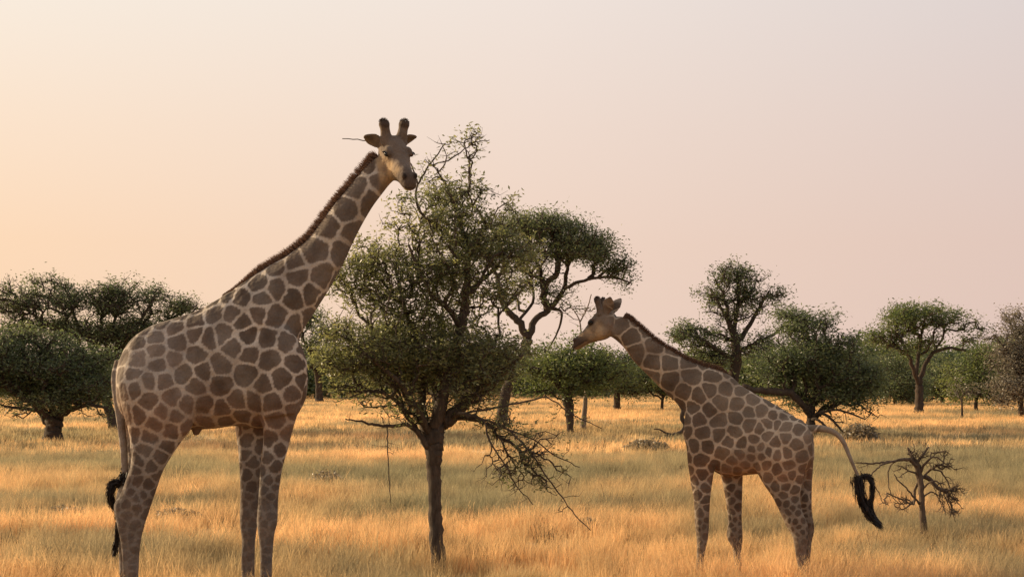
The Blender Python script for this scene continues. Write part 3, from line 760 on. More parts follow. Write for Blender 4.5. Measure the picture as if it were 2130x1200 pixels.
# --- dead shrub on the right
def dead_shrub():
    d = 16.3
    build_tree('dead_shrub', 'leafless dead shrub with a crooked trunk and drooping twigs beside the raised tail', d, 1925,
        [(1923, 1110, 15), (1919, 1070, 13), (1917, 1030, 12), (1914, 1000, 13), (1908, 970, 14), (1897, 952, 10)],
        [[(1908, 972, 9.8, 0), (1892, 955, 8.4, -.05), (1862, 958, 5.6, -.1), (1835, 962, 4.2, -.12), (1805, 964, 3.5, -.1), (1783, 962, 2.1, -.1)],
         [(1862, 958, 4.2, -.1), (1835, 966, 3.5, -.2), (1818, 980, 2.8, -.22), (1808, 998, 2.8, -.25), (1826, 1020, 2.1, -.25), (1835, 1042, 1.8, -.25), (1848, 1050, 1.4, -.25)],
         [(1862, 960, 3.5, -.1), (1850, 972, 2.8, .05), (1848, 1000, 2.1, .1), (1855, 1030, 1.8, .1), (1872, 1048, 1.4, .1)],
         [(1912, 1048, 4.9, 0), (1890, 1020, 3.5, -.1), (1866, 996, 2.8, -.12), (1860, 985, 2.1, -.12)],
         [(1900, 955, 8.4, 0), (1893, 942, 6.3, .05), (1888, 930, 3.5, .05)], [(1905, 962, 7, 0), (1920, 945, 4.9, .05), (1932, 930, 3.5, .08)],
         [(1912, 985, 6.3, 0), (1925, 962, 4.9, -.08), (1945, 950, 3.5, -.12), (1962, 960, 2.8, -.14), (1985, 975, 2.1, -.14)],
         [(1914, 1000, 5.6, 0), (1935, 978, 4.2, .1), (1955, 980, 3.5, .15), (1970, 1000, 2.8, .18), (1980, 1025, 2.1, .2), (1992, 1045, 1.8, .2), (2004, 1058, 1.4, .2)],
         [(1916, 1020, 4.9, 0), (1936, 1002, 3.5, -.1), (1955, 1005, 2.8, -.12), (1965, 1030, 2.1, -.12), (1978, 1060, 1.8, -.12), (1988, 1085, 1.4, -.12)],
         [(1918, 1035, 4.2, 0), (1940, 1022, 2.8, .1), (1955, 1042, 2.1, .12), (1968, 1070, 1.4, .12)]],
        [(1905, 945, 34, 20, 0, .15, 1.32, 0), (1955, 960, 34, 22, 0, .15, 1.10, 0), (1970, 1020, 30, 34, .1, .18, 1.32, 0), (1975, 1060, 26, 26, 0, .15, 1.10, 0), (1880, 1045, 26, 20, .05, .15, 1.32, 0), (1880, 980, 26, 26, .05, .12, 0.55, 0), (1840, 1040, 14, 18, -.2, .08, 0.88, 0), (1800, 966, 22, 10, -.1, .06, 1.32, 0), (1985, 975, 24, 10, -.1, .08, 0.88, 0)],
        bark='bark_dead', seed=81, per=0, tip=0.003, node_gap=0.045, sigma=0.035, bare_twigs=2, cat='shrub', bf=0.35)
dead_shrub()

# --- dead bough arching down beside the small giraffe's chest
def fallen_bough():
    d = 42.0
    base = P(1400, ground_row(d), d)
    root = thing('fallen_bough', 'dark dead bough arching down to the ground at the small giraffe\'s chest', 'branch', tuple(base))
    s = d / F
    rng = np.random.default_rng(5)
    for pts in ([(1410, 835, 9), (1421, 852, 10), (1418, 868, 10), (1425, 884, 9), (1418, 897, 8), (1400, 905, 9), (1370, 909, 6), (1345, 912, 3)],
                [(1400, 904, 5), (1385, 900, 4), (1372, 893, 3), (1360, 892, 2)]):
        c = catmull(np.array([(*P(x, y, d), w * s * .5) for x, y, w in pts]), 5)
        g = Geo(); tube(g, c[:, :3], c[:, 3], 8, rng, 0.06)
        link('bough', g.mesh('bough', M['bark_far'], base), root)
fallen_bough()

# ------------------------------------------------------------------ low shrubs in the grass
def low_shrub(label, px, d, wpx, hpx, seed, leaf='leaf_dry', per=16):
    rng = np.random.default_rng(seed)
    s = d / F
    base = P(px, ground_row(d), d); base[2] = 0
    root = thing('low_shrub', label, 'shrub', tuple(base), 'low shrubs in the grass')
    n_ = 150
    a = rng.uniform(0, 2 * np.pi, n_); r = np.sqrt(rng.random(n_))
    tipp = base + np.stack((np.cos(a) * r * wpx * s * .5, np.sin(a) * r * wpx * s * .5, hpx * s * (0.35 + 0.65 * rng.random(n_)) * np.sqrt(np.maximum(1 - r ** 2 * .8, 0.1))), -1)
    root_p = base + np.stack((np.cos(a) * r * wpx * s * .2, np.sin(a) * r * wpx * s * .2, np.full(n_, -0.03)), -1)
    mid = (tipp + root_p) / 2 + rng.normal(0, 0.03, (n_, 3))
    g = Geo(); t = 0.00016 * d
    sticks(g, root_p, mid, np.full(n_, t * 1.6), np.full(n_, t * 1.2), 3); sticks(g, mid, tipp, np.full(n_, t * 1.2), np.full(n_, t * .6), 3)
    link('stems', g.mesh('stems', M['bark_dead'], base), root, kind='stuff')
    g = Geo()
    leaf_cloud(g, np.vstack((tipp, mid)), per, hpx * s * .12, 0.0024 * d, 0.0012 * d, rng, np.clip(rng.normal(.45, .15, 2 * n_), 0, 1))
    link('foliage', g.mesh('foliage', M[leaf], base, False, 'tint'), root, kind='stuff')

low_shrub('brown twiggy shrub in the grass under the broad dark tree', 1790, 40, 70, 40, 1)
low_shrub('low grey shrub spreading in front of the dead bough', 1345, 35, 90, 27, 2)
low_shrub('wide grey shrub in open grass between the tall giraffe and the dark acacia trunk', 680, 24, 70, 38, 3)
low_shrub('flat grey shrub in the grass between the tall giraffe\'s front and hind legs', 372, 18.6, 100, 33, 4)
low_shrub('flat brownish shrub in the grass behind the tall giraffe\'s tail', 140, 18.8, 120, 33, 5)
low_shrub('small dark shrub where the drooping acacia branch nearly touches the grass', 1225, 17.4, 46, 33, 6)

# ------------------------------------------------------------------ far wood
def far_wood():
    rng = np.random.default_rng(9)
    g = Geo()
    for k in range(300):
        d = rng.uniform(105, 170)
        x = rng.uniform(-0.48, 0.55) * d
        px = 1065 + x * F / d
        h = rng.uniform(2.0, 4.3)
        if px > 1780: h = rng.uniform(3.2, 5.6)
        elif px < 620: h = rng.uniform(2.0, 4.2)
        c = np.array((x, d, h * .5))
        n_ = 130
        p = rng.normal(0, 1, (n_, 3)); p /= np.linalg.norm(p, axis=1)[:, None]; p *= (rng.random(n_) ** .4)[:, None]
        pts = c + p * np.array((rng.uniform(1.6, 3.2), 1.8, h * .5)); pts[:, 2] = np.maximum(pts[:, 2], 0.1)
        leaf_cloud(g, pts, 9, .33, .42, .24, rng, np.clip(rng.normal(.4, .15) + rng.normal(0, .1, n_), 0, 1))
    o = link('far_wood', g.mesh('far_wood', M['leaf_olive'], (0, 0, 0), False, 'tint'), kind='stuff')
    o['label'] = 'far mass of dark bush closing off the plain behind the trees'; o['category'] = 'wood'
far_wood()

# ------------------------------------------------------------------ giraffes
def coat_material():
    m, n, l, out = new_mat('giraffe_coat')
    at = n.new('ShaderNodeAttribute'); at.attribute_name = 'coat'
    tcn = n.new('ShaderNodeTexCoord')
    fur = noise(n, l, tcn.outputs['Object'], 70, 5, 0.75)
    musc = noise(n, l, tcn.outputs['Object'], 4.5, 3, 0.5)
    blot = noise(n, l, tcn.outputs['Object'], 5, 4, 0.6)
    r1 = ramp(n, ((0.3, (0.82, 0.82, 0.82)), (0.7, (1.12, 1.12, 1.12)))); l.new(fur.outputs['Fac'], r1.inputs[0])
    r2 = ramp(n, ((0.3, (0.86, 0.85, 0.84)), (0.7, (1.1, 1.1, 1.1)))); l.new(blot.outputs['Fac'], r2.inputs[0])
    m1 = n.new('ShaderNodeMix'); m1.data_type = 'RGBA'; m1.blend_type = 'MULTIPLY'; m1.inputs['Factor'].default_value = 1
    l.new(at.outputs['Color'], m1.inputs['A']); l.new(r1.outputs[0], m1.inputs['B'])
    m2 = n.new('ShaderNodeMix'); m2.data_type = 'RGBA'; m2.blend_type = 'MULTIPLY'; m2.inputs['Factor'].default_value = 1
    l.new(m1.outputs['Result'], m2.inputs['A']); l.new(r2.outputs[0], m2.inputs['B'])
    b = n.new('ShaderNodeBsdfPrincipled')
    b.inputs['Roughness'].default_value = 0.8; b.inputs['Specular IOR Level'].default_value = 0.08
    b.inputs['Sheen Weight'].default_value = 0.06; b.inputs['Sheen Roughness'].default_value = 0.5
    b.inputs['Sheen Tint'].default_value = (1.0, 0.85, 0.65, 1)
    l.new(m2.outputs['Result'], b.inputs['Base Color'])
    bp = n.new('ShaderNodeBump'); bp.inputs['Strength'].default_value = 0.35; bp.inputs['Distance'].default_value = 0.006
    l.new(fur.outputs['Fac'], bp.inputs['Height'])
    bp2 = n.new('ShaderNodeBump'); bp2.inputs['Strength'].default_value = 0.9; bp2.inputs['Distance'].default_value = 0.09
    l.new(musc.outputs['Fac'], bp2.inputs['Height']); l.new(bp2.outputs[0], bp.inputs['Normal'])
    l.new(bp.outputs[0], b.inputs['Normal'])
    l.new(b.outputs[0], out.inputs[0])
    return m
M['coat'] = coat_material()

def plain_mat(name, col, rough=0.7, trans=0.0, spec=0.3):
    m, n, l, out = new_mat(name)
    tcn = n.new('ShaderNodeTexCoord')
    ns = noise(n, l, tcn.outputs['Object'], 30, 3)
    r = ramp(n, ((0.3, tuple(c * .75 for c in col)), (0.7, tuple(c * 1.2 for c in col)))); l.new(ns.outputs['Fac'], r.inputs[0])
    b = n.new('ShaderNodeBsdfPrincipled'); b.inputs['Roughness'].default_value = rough; b.inputs['Specular IOR Level'].default_value = spec
    l.new(r.outputs[0], b.inputs['Base Color'])
    if trans:
        tr = n.new('ShaderNodeBsdfTranslucent'); l.new(r.outputs[0], tr.inputs['Color'])
        mx = n.new('ShaderNodeMixShader'); mx.inputs[0].default_value = trans
        l.new(b.outputs[0], mx.inputs[1]); l.new(tr.outputs[0], mx.inputs[2]); l.new(mx.outputs[0], out.inputs[0])
    else:
        l.new(b.outputs[0], out.inputs[0])
    return m
M['mane'] = plain_mat('mane_hair', (0.145, 0.080, 0.050), 0.6, 0.35)
M['tuft'] = plain_mat('tail_hair', (0.018, 0.013, 0.011), 0.5, 0.1)
M['horn_hair'] = plain_mat('horn_hair', (0.050, 0.034, 0.026), 0.6, 0.1)
M['eye'] = plain_mat('eye_gloss', (0.010, 0.007, 0.006), 0.3, 0, 0.3)

def loft(geo, A, B, w, lat, k=0.0, n=28, per=7):
    """closed body section: A, B edge points (m,3), w half widths (m,), lat lateral vector"""
    rows = np.hstack((A, B, np.asarray(w)[:, None]))
    c = catmull(rows, per)
    A, B, w = c[:, :3], c[:, 3:6], np.maximum(c[:, 6], 0.006)
    t = np.linspace(0, 2 * np.pi, n, endpoint=False)
    C = (A + B) / 2; H = (A - B) / 2
    V = C[:, None] + H[:, None] * np.cos(t)[None, :, None] + (w[:, None] * (np.sin(t) * (1 - k * np.cos(t)))[None])[..., None] * np.asarray(lat)
    m = len(C)
    V = np.vstack((V.reshape(-1, 3), C[:1], C[-1:]))
    j = np.arange(n); jn = (j + 1) % n
    t0 = np.stack((np.full(n, m * n), jn, j), -1)
    t1 = np.stack((np.full(n, m * n + 1), (m - 1) * n + j, (m - 1) * n + jn), -1)
    geo.add(V, ring_faces(m, n), np.vstack((t0, t1)))

def ball(geo, c, axes, n=12):
    """ellipsoid: axes rows are the three half-axis vectors"""
    th = np.linspace(0, np.pi, n + 1)[1:-1]; ph = np.linspace(0, 2 * np.pi, 2 * n, endpoint=False)
    V = [np.cos(a) * axes[2] + np.sin(a) * (np.cos(ph)[:, None] * axes[0] + np.sin(ph)[:, None] * axes[1]) for a in th]
    V = np.vstack(V + [axes[2][None], -axes[2][None]]) + c
    m, k = len(th), 2 * n
    j = np.arange(k); jn = (j + 1) % k
    t0 = np.stack((np.full(k, m * k), j, jn), -1)
    t1 = np.stack((np.full(k, m * k + 1), (m - 1) * k + jn, (m - 1) * k + j), -1)
    geo.add(V, ring_faces(m, k)[:, ::-1], np.vstack((t0, t1)))

def strands(geo, roots, dirs, length, width, rng, bend=(0, 0, 0), segs=3):
    """tapered flat hairs"""
    n_ = len(roots)
    side = np.cross(dirs, rng.normal(0, 1, (n_, 3))); side /= np.linalg.norm(side, axis=1)[:, None] + 1e-9
    rows = []
    for k in range(segs + 1):
        t = k / segs
        c = roots + dirs * (length * t)[:, None] + np.asarray(bend) * (length * t * t)[:, None]
        wd = width * (1 - t) ** 0.7 + 0.0004
        rows.append(c - side * wd); rows.append(c + side * wd)
    V = np.stack(rows, 1).reshape(-1, 3)
    base = (np.arange(n_) * 2 * (segs + 1))[:, None]
    k = np.arange(segs)[None] * 2
    q = np.stack((base + k, base + k + 1, base + k + 3, base + k + 2), -1).reshape(-1, 4)
    geo.add(V, q)

def smoothstep(a, b, x):
    t = np.clip((x - a) / (b - a), 0, 1)
    return t * t * (3 - 2 * t)

def giraffe(label, name, cfg):
    rng = np.random.default_rng(cfg['seed'])
    d0, yaw = cfg['d'], cfg['yaw']
    lat = np.array((math.sin(yaw), math.cos(yaw), 0.0))
    sgn = cfg['facing']                    # +1 faces right, -1 faces left
    x_ref = cfg['x_ref']
    ppm = F / d0
    def depth(px, off):
        return d0 + sgn * (px - x_ref) / ppm * math.tan(yaw) + off
    def pt(px, py, off=0.0):
        # off = distance along lat (away from the camera); keeps the pixel
        return P(px, py, depth(px, off))
    g = Geo()
    def section(rows, off=0.0, k=0.0):
        A = np.array([pt(r[0], r[1], (r[5] if len(r) > 5 else off)) for r in rows])
        B = np.array([pt(r[2], r[3], (r[5] if len(r) > 5 else off)) for r in rows])
        loft(g, A, B, [r[4] for r in rows], lat, k)
    for rows, off, k in cfg['sections']:
        section(rows, off, k)
    for rows, off in cfg['legs']:
        A = [pt(r[0], r[1], off * (r[5] if len(r) > 5 else 1)) for r in rows]; B = [pt(r[2], r[3], off * (r[5] if len(r) > 5 else 1)) for r in rows]; w = [r[4] for r in rows]
        a, b_ = A[-1].copy(), B[-1].copy()
        mid = (a + b_) / 2; half = (a - b_) / 2
        zs = mid[2]
        for f_, sc_, ww in ((0.55, 1.0, 1.0), (0.80, 1.22, 1.25), (0.91, 1.0, 1.15), (1.0, 1.5, 1.5)):
            z = zs * (1 - f_)
            c = np.array((mid[0] + sgn * 0.03 * f_ * f_, mid[1], z))
            h = half * sc_; h = h - np.array((0, 0, h[2]))
            A.append(c + h); B.append(c - h); w.append(w[len(rows) - 1] * ww)
        loft(g, np.array(A), np.array(B), w, lat, 0)
    # tail stem
    tl = np.array([(*pt(x, y, o), r * d0 / F) for x, y, r, o in cfg['tail']])
    tc_ = catmull(tl, 6)
    tube(g, tc_[:, :3], tc_[:, 3], 10)
    # head
    hf = np.array(cfg['head_dir'], float); hf /= np.linalg.norm(hf)
    up = np.array(cfg.get('head_up', (0, 0, 1.0)), float)
    hu = up - hf * np.dot(up, hf); hu /= np.linalg.norm(hu)
    hr = np.cross(hf, hu)
    hs = cfg['head_scale']
    ho = pt(*cfg['head_at'])
    H = lambda f_, r_, u_: ho + (hf * f_ + hr * r_ + hu * u_) * hs
    prof = [(-.17, .015, -.10, .060), (-.12, .090, -.15, .095), (-.06, .125, -.185, .112), (0, .125, -.200, .118), (.06, .110, -.200, .116), (.12, .086, -.182, .102), (.18, .062, -.156, .086),
            (.25, .042, -.132, .070), (.32, .030, -.120, .062), (.375, .018, -.116, .062), (.415, -.002, -.110, .056), (.445, -.030, -.098, .044), (.460, -.055, -.082, .020)]
    loft(g, np.array([H(s_, 0, t_) for s_, t_, b_, w_ in prof]), np.array([H(s_, 0, b_) for s_, t_, b_, w_ in prof]), [w_ * hs for *_, w_ in prof], hr, 0.08)
    for sd in (-1, 1):
        # brow ridge, cheek, nostril rim
        ball(g, H(.075, sd * .086, .052), (hf * .060 * hs, hr * .026 * hs, hu * .034 * hs))
        ball(g, H(.04, sd * .068, -.10), (hf * .10 * hs, hr * .052 * hs, hu * .085 * hs))
        ball(g, H(.378, sd * .044, -.002), (hf * .036 * hs, hr * .024 * hs, hu * .024 * hs))
        # ossicone with a knobbed tip
        ol = cfg['horn']
        op = [(-.055, .055, .06), (-.075, .066, .06 + .30 * ol), (-.095, .076, .06 + .62 * ol), (-.112, .084, .06 + .86 * ol), (-.122, .088, .06 + ol)]
        orad = [.062, .046, .039, .045, .030]
        c = catmull(np.array([(*H(a, sd * b_, c_), r_ * hs * cfg['horn_w']) for (a, b_, c_), r_ in zip(op, orad)]), 4)
        tube(g, c[:, :3], c[:, 3], 12)
        # ear: cupped leaf shape
        e0 = np.array((-.115, sd * .080, cfg['ear_u'])); ed_ = cfg['ear_dir']; edir = np.array((ed_[0], sd * ed_[1], ed_[2])); edir /= np.linalg.norm(edir)
        ewid = np.array(cfg['ear_w']) * np.array((1, sd, 1)); ewid -= edir * np.dot(ewid, edir); ewid /= np.linalg.norm(ewid)
        enor = np.cross(edir, ewid)
        el = cfg['ear_len']
        rows = []
        for t_, wd in ((0.0, .034), (.15, .052), (.35, .072), (.55, .074), (.75, .058), (.9, .032), (1.0, .010)):
            c0 = e0 + edir * el * t_ - enor * 0.02 * math.sin(t_ * 3.14) * sd
            rows.append((c0 + ewid * wd, c0 - ewid * wd, .012))
        hw = lambda v: ho + (hf * v[0] + hr * v[1] + hu * v[2]) * hs
        nw = hf * enor[0] + hr * enor[1] + hu * enor[2]
        loft(g, np.array([hw(a) for a, b_, c_ in rows]), np.array([hw(b_) for a, b_, c_ in rows]), [c_ * hs for *_, c_ in rows], nw, 0, 16, 5)
    base = np.array((pt(x_ref, 0)[0], d0, 0.0))
    raw = g.mesh('body', None, (0, 0, 0))
    tmp = bpy.data.objects.new('body', raw); COL.objects.link(tmp)
    md = tmp.modifiers.new('remesh', 'REMESH'); md.mode = 'VOXEL'; md.voxel_size = cfg['voxel']
    dg = bpy.context.evaluated_depsgraph_get()
    ev = tmp.evaluated_get(dg).to_mesh()
    nv, nf = len(ev.vertices), len(ev.polygons)
    V = np.empty(nv * 3, np.float32); ev.vertices.foreach_get('co', V); V = V.reshape(-1, 3).astype(float)
    E = np.empty(len(ev.edges) * 2, np.int32); ev.edges.foreach_get('vertices', E); E = E.reshape(-1, 2)
    lt = np.empty(nf, np.int32); ev.polygons.foreach_get('loop_total', lt)
    li = np.empty(len(ev.loops), np.int32); ev.loops.foreach_get('vertex_index', li)
    tmp.evaluated_get(dg).to_mesh_clear()
    st = np.concatenate(([0], np.cumsum(lt)[:-1]))
    quads = li[st[lt == 4][:, None] + np.arange(4)] if (lt == 4).any() else np.zeros((0, 4), int)
    tris = li[st[lt == 3][:, None] + np.arange(3)] if (lt == 3).any() else np.zeros((0, 3), int)
    bpy.data.objects.remove(tmp); bpy.data.meshes.remove(raw)
    # local head coordinates
    q = (V - ho) / hs
    hfv, hrv, huv = q @ hf, q @ hr, q @ hu
    dh = np.sqrt((hfv - .12) ** 2 + hrv ** 2 + huv ** 2)
    is_head = 1 - smoothstep(.36, .46, dh)
    wgt = (1 - .80 * is_head)[:, None]
    deg = np.bincount(E.ravel(), minlength=nv).astype(float)[:, None]
    for it in range(cfg['smooth']):
        for lam in (0.55, -0.50):
            acc = np.stack([np.bincount(E[:, 0], V[E[:, 1], c], nv) + np.bincount(E[:, 1], V[E[:, 0], c], nv) for c in range(3)], -1)
            V += lam * wgt * (acc / deg - V)
    # ---- coat colour
    z, x = V[:, 2], V[:, 0]
    zb = cfg['belly_z']
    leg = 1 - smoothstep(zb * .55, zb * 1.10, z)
    neckx = pt(*cfg['neck_start'])
    nk = smoothstep(-.15, .35, (x - neckx[0]) * sgn) * smoothstep(neckx[2] - .5, neckx[2] + .1, z)
    thigh = np.exp(-((x - pt(*cfg['thigh'])[0]) / .32) ** 2 - ((z - zb * 1.0) / .42) ** 2)
    sp = cfg['patch'] * (1 + .34 * nk) * (1 - .52 * leg) * (1 - .24 * thigh)
    cand = rng.choice(nv, min(nv, 9000), replace=False)
    sx = np.zeros((0, 3)); sr = np.zeros(0)
    keep_p, keep_r = [], []
    for c in cand:
        p = V[c]; r_ = sp[c] * rng.uniform(.66, 1.24)
        if keep_p:
            kp = np.array(keep_p); kr = np.array(keep_r)
            if (np.linalg.norm(kp - p, axis=1) < (kr + r_) * .5 * .92).any(): continue
        keep_p.append(p); keep_r.append(r_)
    kp = np.array(keep_p, np.float32); kr = np.array(keep_r, np.float32)
    cellv = rng.random(len(kp))
    wob = np.stack([np.sin(V @ rng.normal(0, 22, 3) + rng.uniform(0, 6)) * .5 + np.sin(V @ rng.normal(0, 48, 3) + rng.uniform(0, 6)) * .3 for _ in range(3)], -1) * cfg['wob'] + np.stack([np.sin(V @ rng.normal(0, 110, 3) + rng.uniform(0, 6)) + np.sin(V @ rng.normal(0, 150, 3) + rng.uniform(0, 6)) for _ in range(3)], -1) * cfg['patch'] * .016
    Vw = (V + wob).astype(np.float32)
    e1 = np.empty(nv); cid = np.empty(nv, int); edge = np.empty(nv)
    for a in range(0, nv, 12000):
        Vc = Vw[a:a + 12000]
        D = ((Vc[:, None] - kp[None]) ** 2).sum(-1)
        ix = np.argpartition(D, 7, axis=1)[:, :7]
        dd = np.take_along_axis(D, ix, 1)
        o_ = np.argsort(dd, axis=1); ix = np.take_along_axis(ix, o_, 1); dd = np.take_along_axis(dd, o_, 1)
        sep_ = np.linalg.norm(kp[ix[:, 1:]] - kp[ix[:, :1]], axis=2)
        bis = (dd[:, 1:] - dd[:, :1]) / (2 * sep_)
        cid[a:a + 12000] = ix[:, 0]
        # rounded corners: soft minimum over the neighbouring borders
        tau = .010
        edge[a:a + 12000] = -tau * np.log(np.exp(-bis / tau).sum(1))
    lw = cfg['line'] * (1 - .45 * leg) * (1 + .15 * nk)
    lw = lw * (1 + .30 * np.sin(V @ rng.normal(0, 14, 3)) * np.sin(V @ rng.normal(0, 19, 3)))
    patch = smoothstep(lw * .55, lw * 1.35, edge)
    patch *= 1 - .10 * rng.random(len(kp))[cid]
    # patches fade out down the shanks, on the belly and where the coat pales
    fade = smoothstep(cfg['fade'][0], cfg['fade'][1], z)
    patch *= .55 + .45 * fade
    sp_ = np.array([pt(r[0], r[1]) for r in cfg['sections'][0][0][:8]])
    o_ = np.argsort(sp_[:, 0] * sgn); bx_, bz_ = (sp_[:, 0] * sgn)[o_], sp_[:, 2][o_]
    cream = np.array(cfg['cream']); brown = np.array(cfg['brown'])
    br = brown[None] * (0.82 + .36 * cellv[cid])[:, None]
    centre = np.clip(edge / (sp * .5), 0, 1)[:, None]
    br = br * (1.12 - .26 * centre)
    lowf = sum(np.sin(V @ rng.normal(0, 4.5, 3) + rng.uniform(0, 6)) for _ in range(4)) / 4
    midf = sum(np.sin(V @ rng.normal(0, 30, 3) + rng.uniform(0, 6)) for _ in range(5)) / 5
    br = br * (1 + .16 * lowf + .14 * midf)[:, None]
    dors = smoothstep(.02, .14, V[:, 2] - np.interp(x * sgn, bx_, bz_) + .16) * (1 - nk)     # darker saddle along the back
    br = br * (1 - .28 * dors)[:, None]
    patch = patch * np.clip(.93 + .20 * lowf, .66, 1)
    vein = sum(np.sin(V @ rng.normal(0, 11, 3) + rng.uniform(0, 6)) for _ in range(4)) / 4
    patch = 1 - (1 - patch) * np.clip(.86 + .50 * vein, .35, 1)      # some pale lines are faint
    haunch = np.exp(-((x - pt(*cfg['thigh'])[0]) / .34) ** 2 - ((z - zb * 1.35) / .40) ** 2)
    br = br * (1 + .55 * haunch)[:, None]                   # dusty, paler haunch
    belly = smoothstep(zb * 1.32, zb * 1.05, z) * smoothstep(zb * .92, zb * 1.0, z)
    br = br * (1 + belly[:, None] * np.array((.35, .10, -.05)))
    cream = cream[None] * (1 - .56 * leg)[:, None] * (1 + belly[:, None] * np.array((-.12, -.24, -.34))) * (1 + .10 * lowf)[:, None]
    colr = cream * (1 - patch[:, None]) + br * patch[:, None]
    mixin = lambda col, w_: colr * (1 - w_[:, None]) + np.array(col)[None] * w_[:, None]
    # head
    face = (1 - smoothstep(.40, .46, dh)) * smoothstep(-.20, -.08, hfv) * (1 - smoothstep(.135, .175, np.abs(hrv))) * smoothstep(-.26, -.21, huv)
    colr = mixin(cfg['face'], face)
    colr = mixin(cfg['cheek'], face * smoothstep(.035, -.01, huv) * smoothstep(-.06, .02, hfv) * (1 - smoothstep(.26, .34, hfv)) * smoothstep(.025, .055, np.abs(hrv)) * .9 * np.clip(.75 + .5 * np.sin(V @ np.array((21., 17, 26)) + 1) * np.sin(V @ np.array((-33., 29, 14))), .35, 1))
    colr = mixin(cfg['brow'], face * smoothstep(.02, .06, huv) * .8)
    colr = mixin(cfg['muzzle'], face * smoothstep(.20, .36, hfv - huv * .6) * .85)
    colr = mixin(tuple(np.array(cfg['cheek']) * .6), face * smoothstep(-.07, -.10, huv) * smoothstep(.22, .30, hfv) * .9)
    eye_w = np.exp(-((hfv - .085) / .045) ** 2 - ((huv - .038) / .026) ** 2) * smoothstep(.06, .09, np.abs(hrv)) * face
    colr = mixin((.035, .024, .018), np.clip(eye_w * 1.3, 0, .95))
    no_w = np.exp(-((hfv - .398) / .024) ** 2 - ((np.abs(hrv) - .042) / .014) ** 2 - ((huv - .004) / .020) ** 2)
    colr = mixin((.02, .014, .012), np.clip(no_w * 1.6, 0, .95))
    mo_w = np.exp(-((huv + .075 - .10 * (hfv - .4)) / .007) ** 2) * smoothstep(.22, .27, hfv)
    colr = mixin((.04, .028, .022), np.clip(mo_w, 0, .8))
    horn = smoothstep(.10, .16, huv) * (dh < .5)
    colr = mixin(cfg['brow'], horn * .9)
    colr = mixin((.060, .042, .032), smoothstep(.06 + cfg['horn'] * .72, .06 + cfg['horn'] * .86, huv) * (np.abs(hfv + .11) < .1) * (dh < .6))
    ear = smoothstep(.105, .125, np.abs(hrv)) * smoothstep(-.01, .01, -hfv - .06) * (dh < .45) * (huv < .16)
    colr = mixin(cfg['ear'], ear)
    inner = ear * np.exp(-((huv - .06) / .045) ** 2) * (hfv > -.15) * smoothstep(.12, .15, np.abs(hrv)) * (1 - smoothstep(.2, .235, np.abs(hrv)))
    colr = mixin((.09, .065, .05), inner * .7)
    # the tail stem is plain
    tdist = np.full(nv, 9.0)
    for a in tc_[8:, :3]: tdist = np.minimum(tdist, np.linalg.norm(V - a, axis=1))
    colr = mixin(tuple(np.array(cfg['cream']) * .38 + brown * .62), 1 - smoothstep(.045, .07, tdist))
    # hooves
    colr *= (1 + .16 * (rng.random(nv) - .5) + .10 * midf)[:, None]
    colr = mixin((.05, .04, .035), 1 - smoothstep(.09, .12, z))
    col4 = np.ones((nv, 4)); col4[:, :3] = np.clip(colr, .004, 1)
    root = thing(name, label, 'giraffe', tuple(base))
    me = mesh_from('body', V - base, [quads, tris], M['coat'], True, {'coat': ('FLOAT_COLOR', col4)})
    body = link('body', me, root)
    # ---- eyes
    for sd in (-1, 1):
        ge = Geo(); c = H(.088, sd * .102, .040)
        ball(ge, c, (hf * .032 * hs, hr * .020 * hs, hu * .023 * hs), 8)
        link('eye', ge.mesh('eye', M['eye'], base), root)
        # lashes
        ge = Geo(); nl = 40
        t_ = rng.uniform(-1, 1, nl)
        rp = np.array([H(.088 + a * .03, sd * .114, .054 - .008 * a * a) for a in t_])
        dr = np.array([hf * (a * .4 + .2) + hr * sd * 1.0 - hu * .35 for a in t_]); dr /= np.linalg.norm(dr, axis=1)[:, None]
        strands(ge, rp, dr, np.full(nl, .020 * hs), .0022, rng)
        link('eyelashes', ge.mesh('eyelashes', M['tuft'], base), root)
    # ---- mane
    mp = np.array([pt(x_, y_, o_) for x_, y_, o_ in cfg['mane']])
    mc = catmull(mp, 14)
    nm = cfg['mane_n']
    f_ = rng.random(nm) * (len(mc) - 1.001)
    i0 = f_.astype(int); fr = (f_ - i0)[:, None]
    rt = mc[i0] * (1 - fr) + mc[i0 + 1] * fr
    tg = mc[i0 + 1] - mc[i0]; tg /= np.linalg.norm(tg, axis=1)[:, None]
    nrm = np.cross(tg, lat); nrm *= np.sign(nrm[:, 2])[:, None]; nrm /= np.linalg.norm(nrm, axis=1)[:, None]
    side = rng.normal(0, .013, nm)
    rt = rt + lat * side[:, None] - nrm * (.022 + np.abs(side) * .8)[:, None]
    u_ = f_ / (len(mc) - 1)
    ln = cfg['mane_len'] * (0.05 + .95 * smoothstep(0, .30, u_)) * rng.uniform(.65, 1.15, nm) + .022
    clump = np.sin(f_ * 5.1) * .5 + np.sin(f_ * 11.7 + 1) * .5
    dr = nrm + tg * (-.22 + .07 * clump + rng.normal(0, .17, nm))[:, None] + lat * (rng.normal(0, .16, nm) + side * 6)[:, None]
    dr /= np.linalg.norm(dr, axis=1)[:, None]
    gm = Geo(); strands(gm, rt, dr, ln, .0036, rng)
    link('mane', gm.mesh('mane', M['mane'], base), root, kind='stuff')
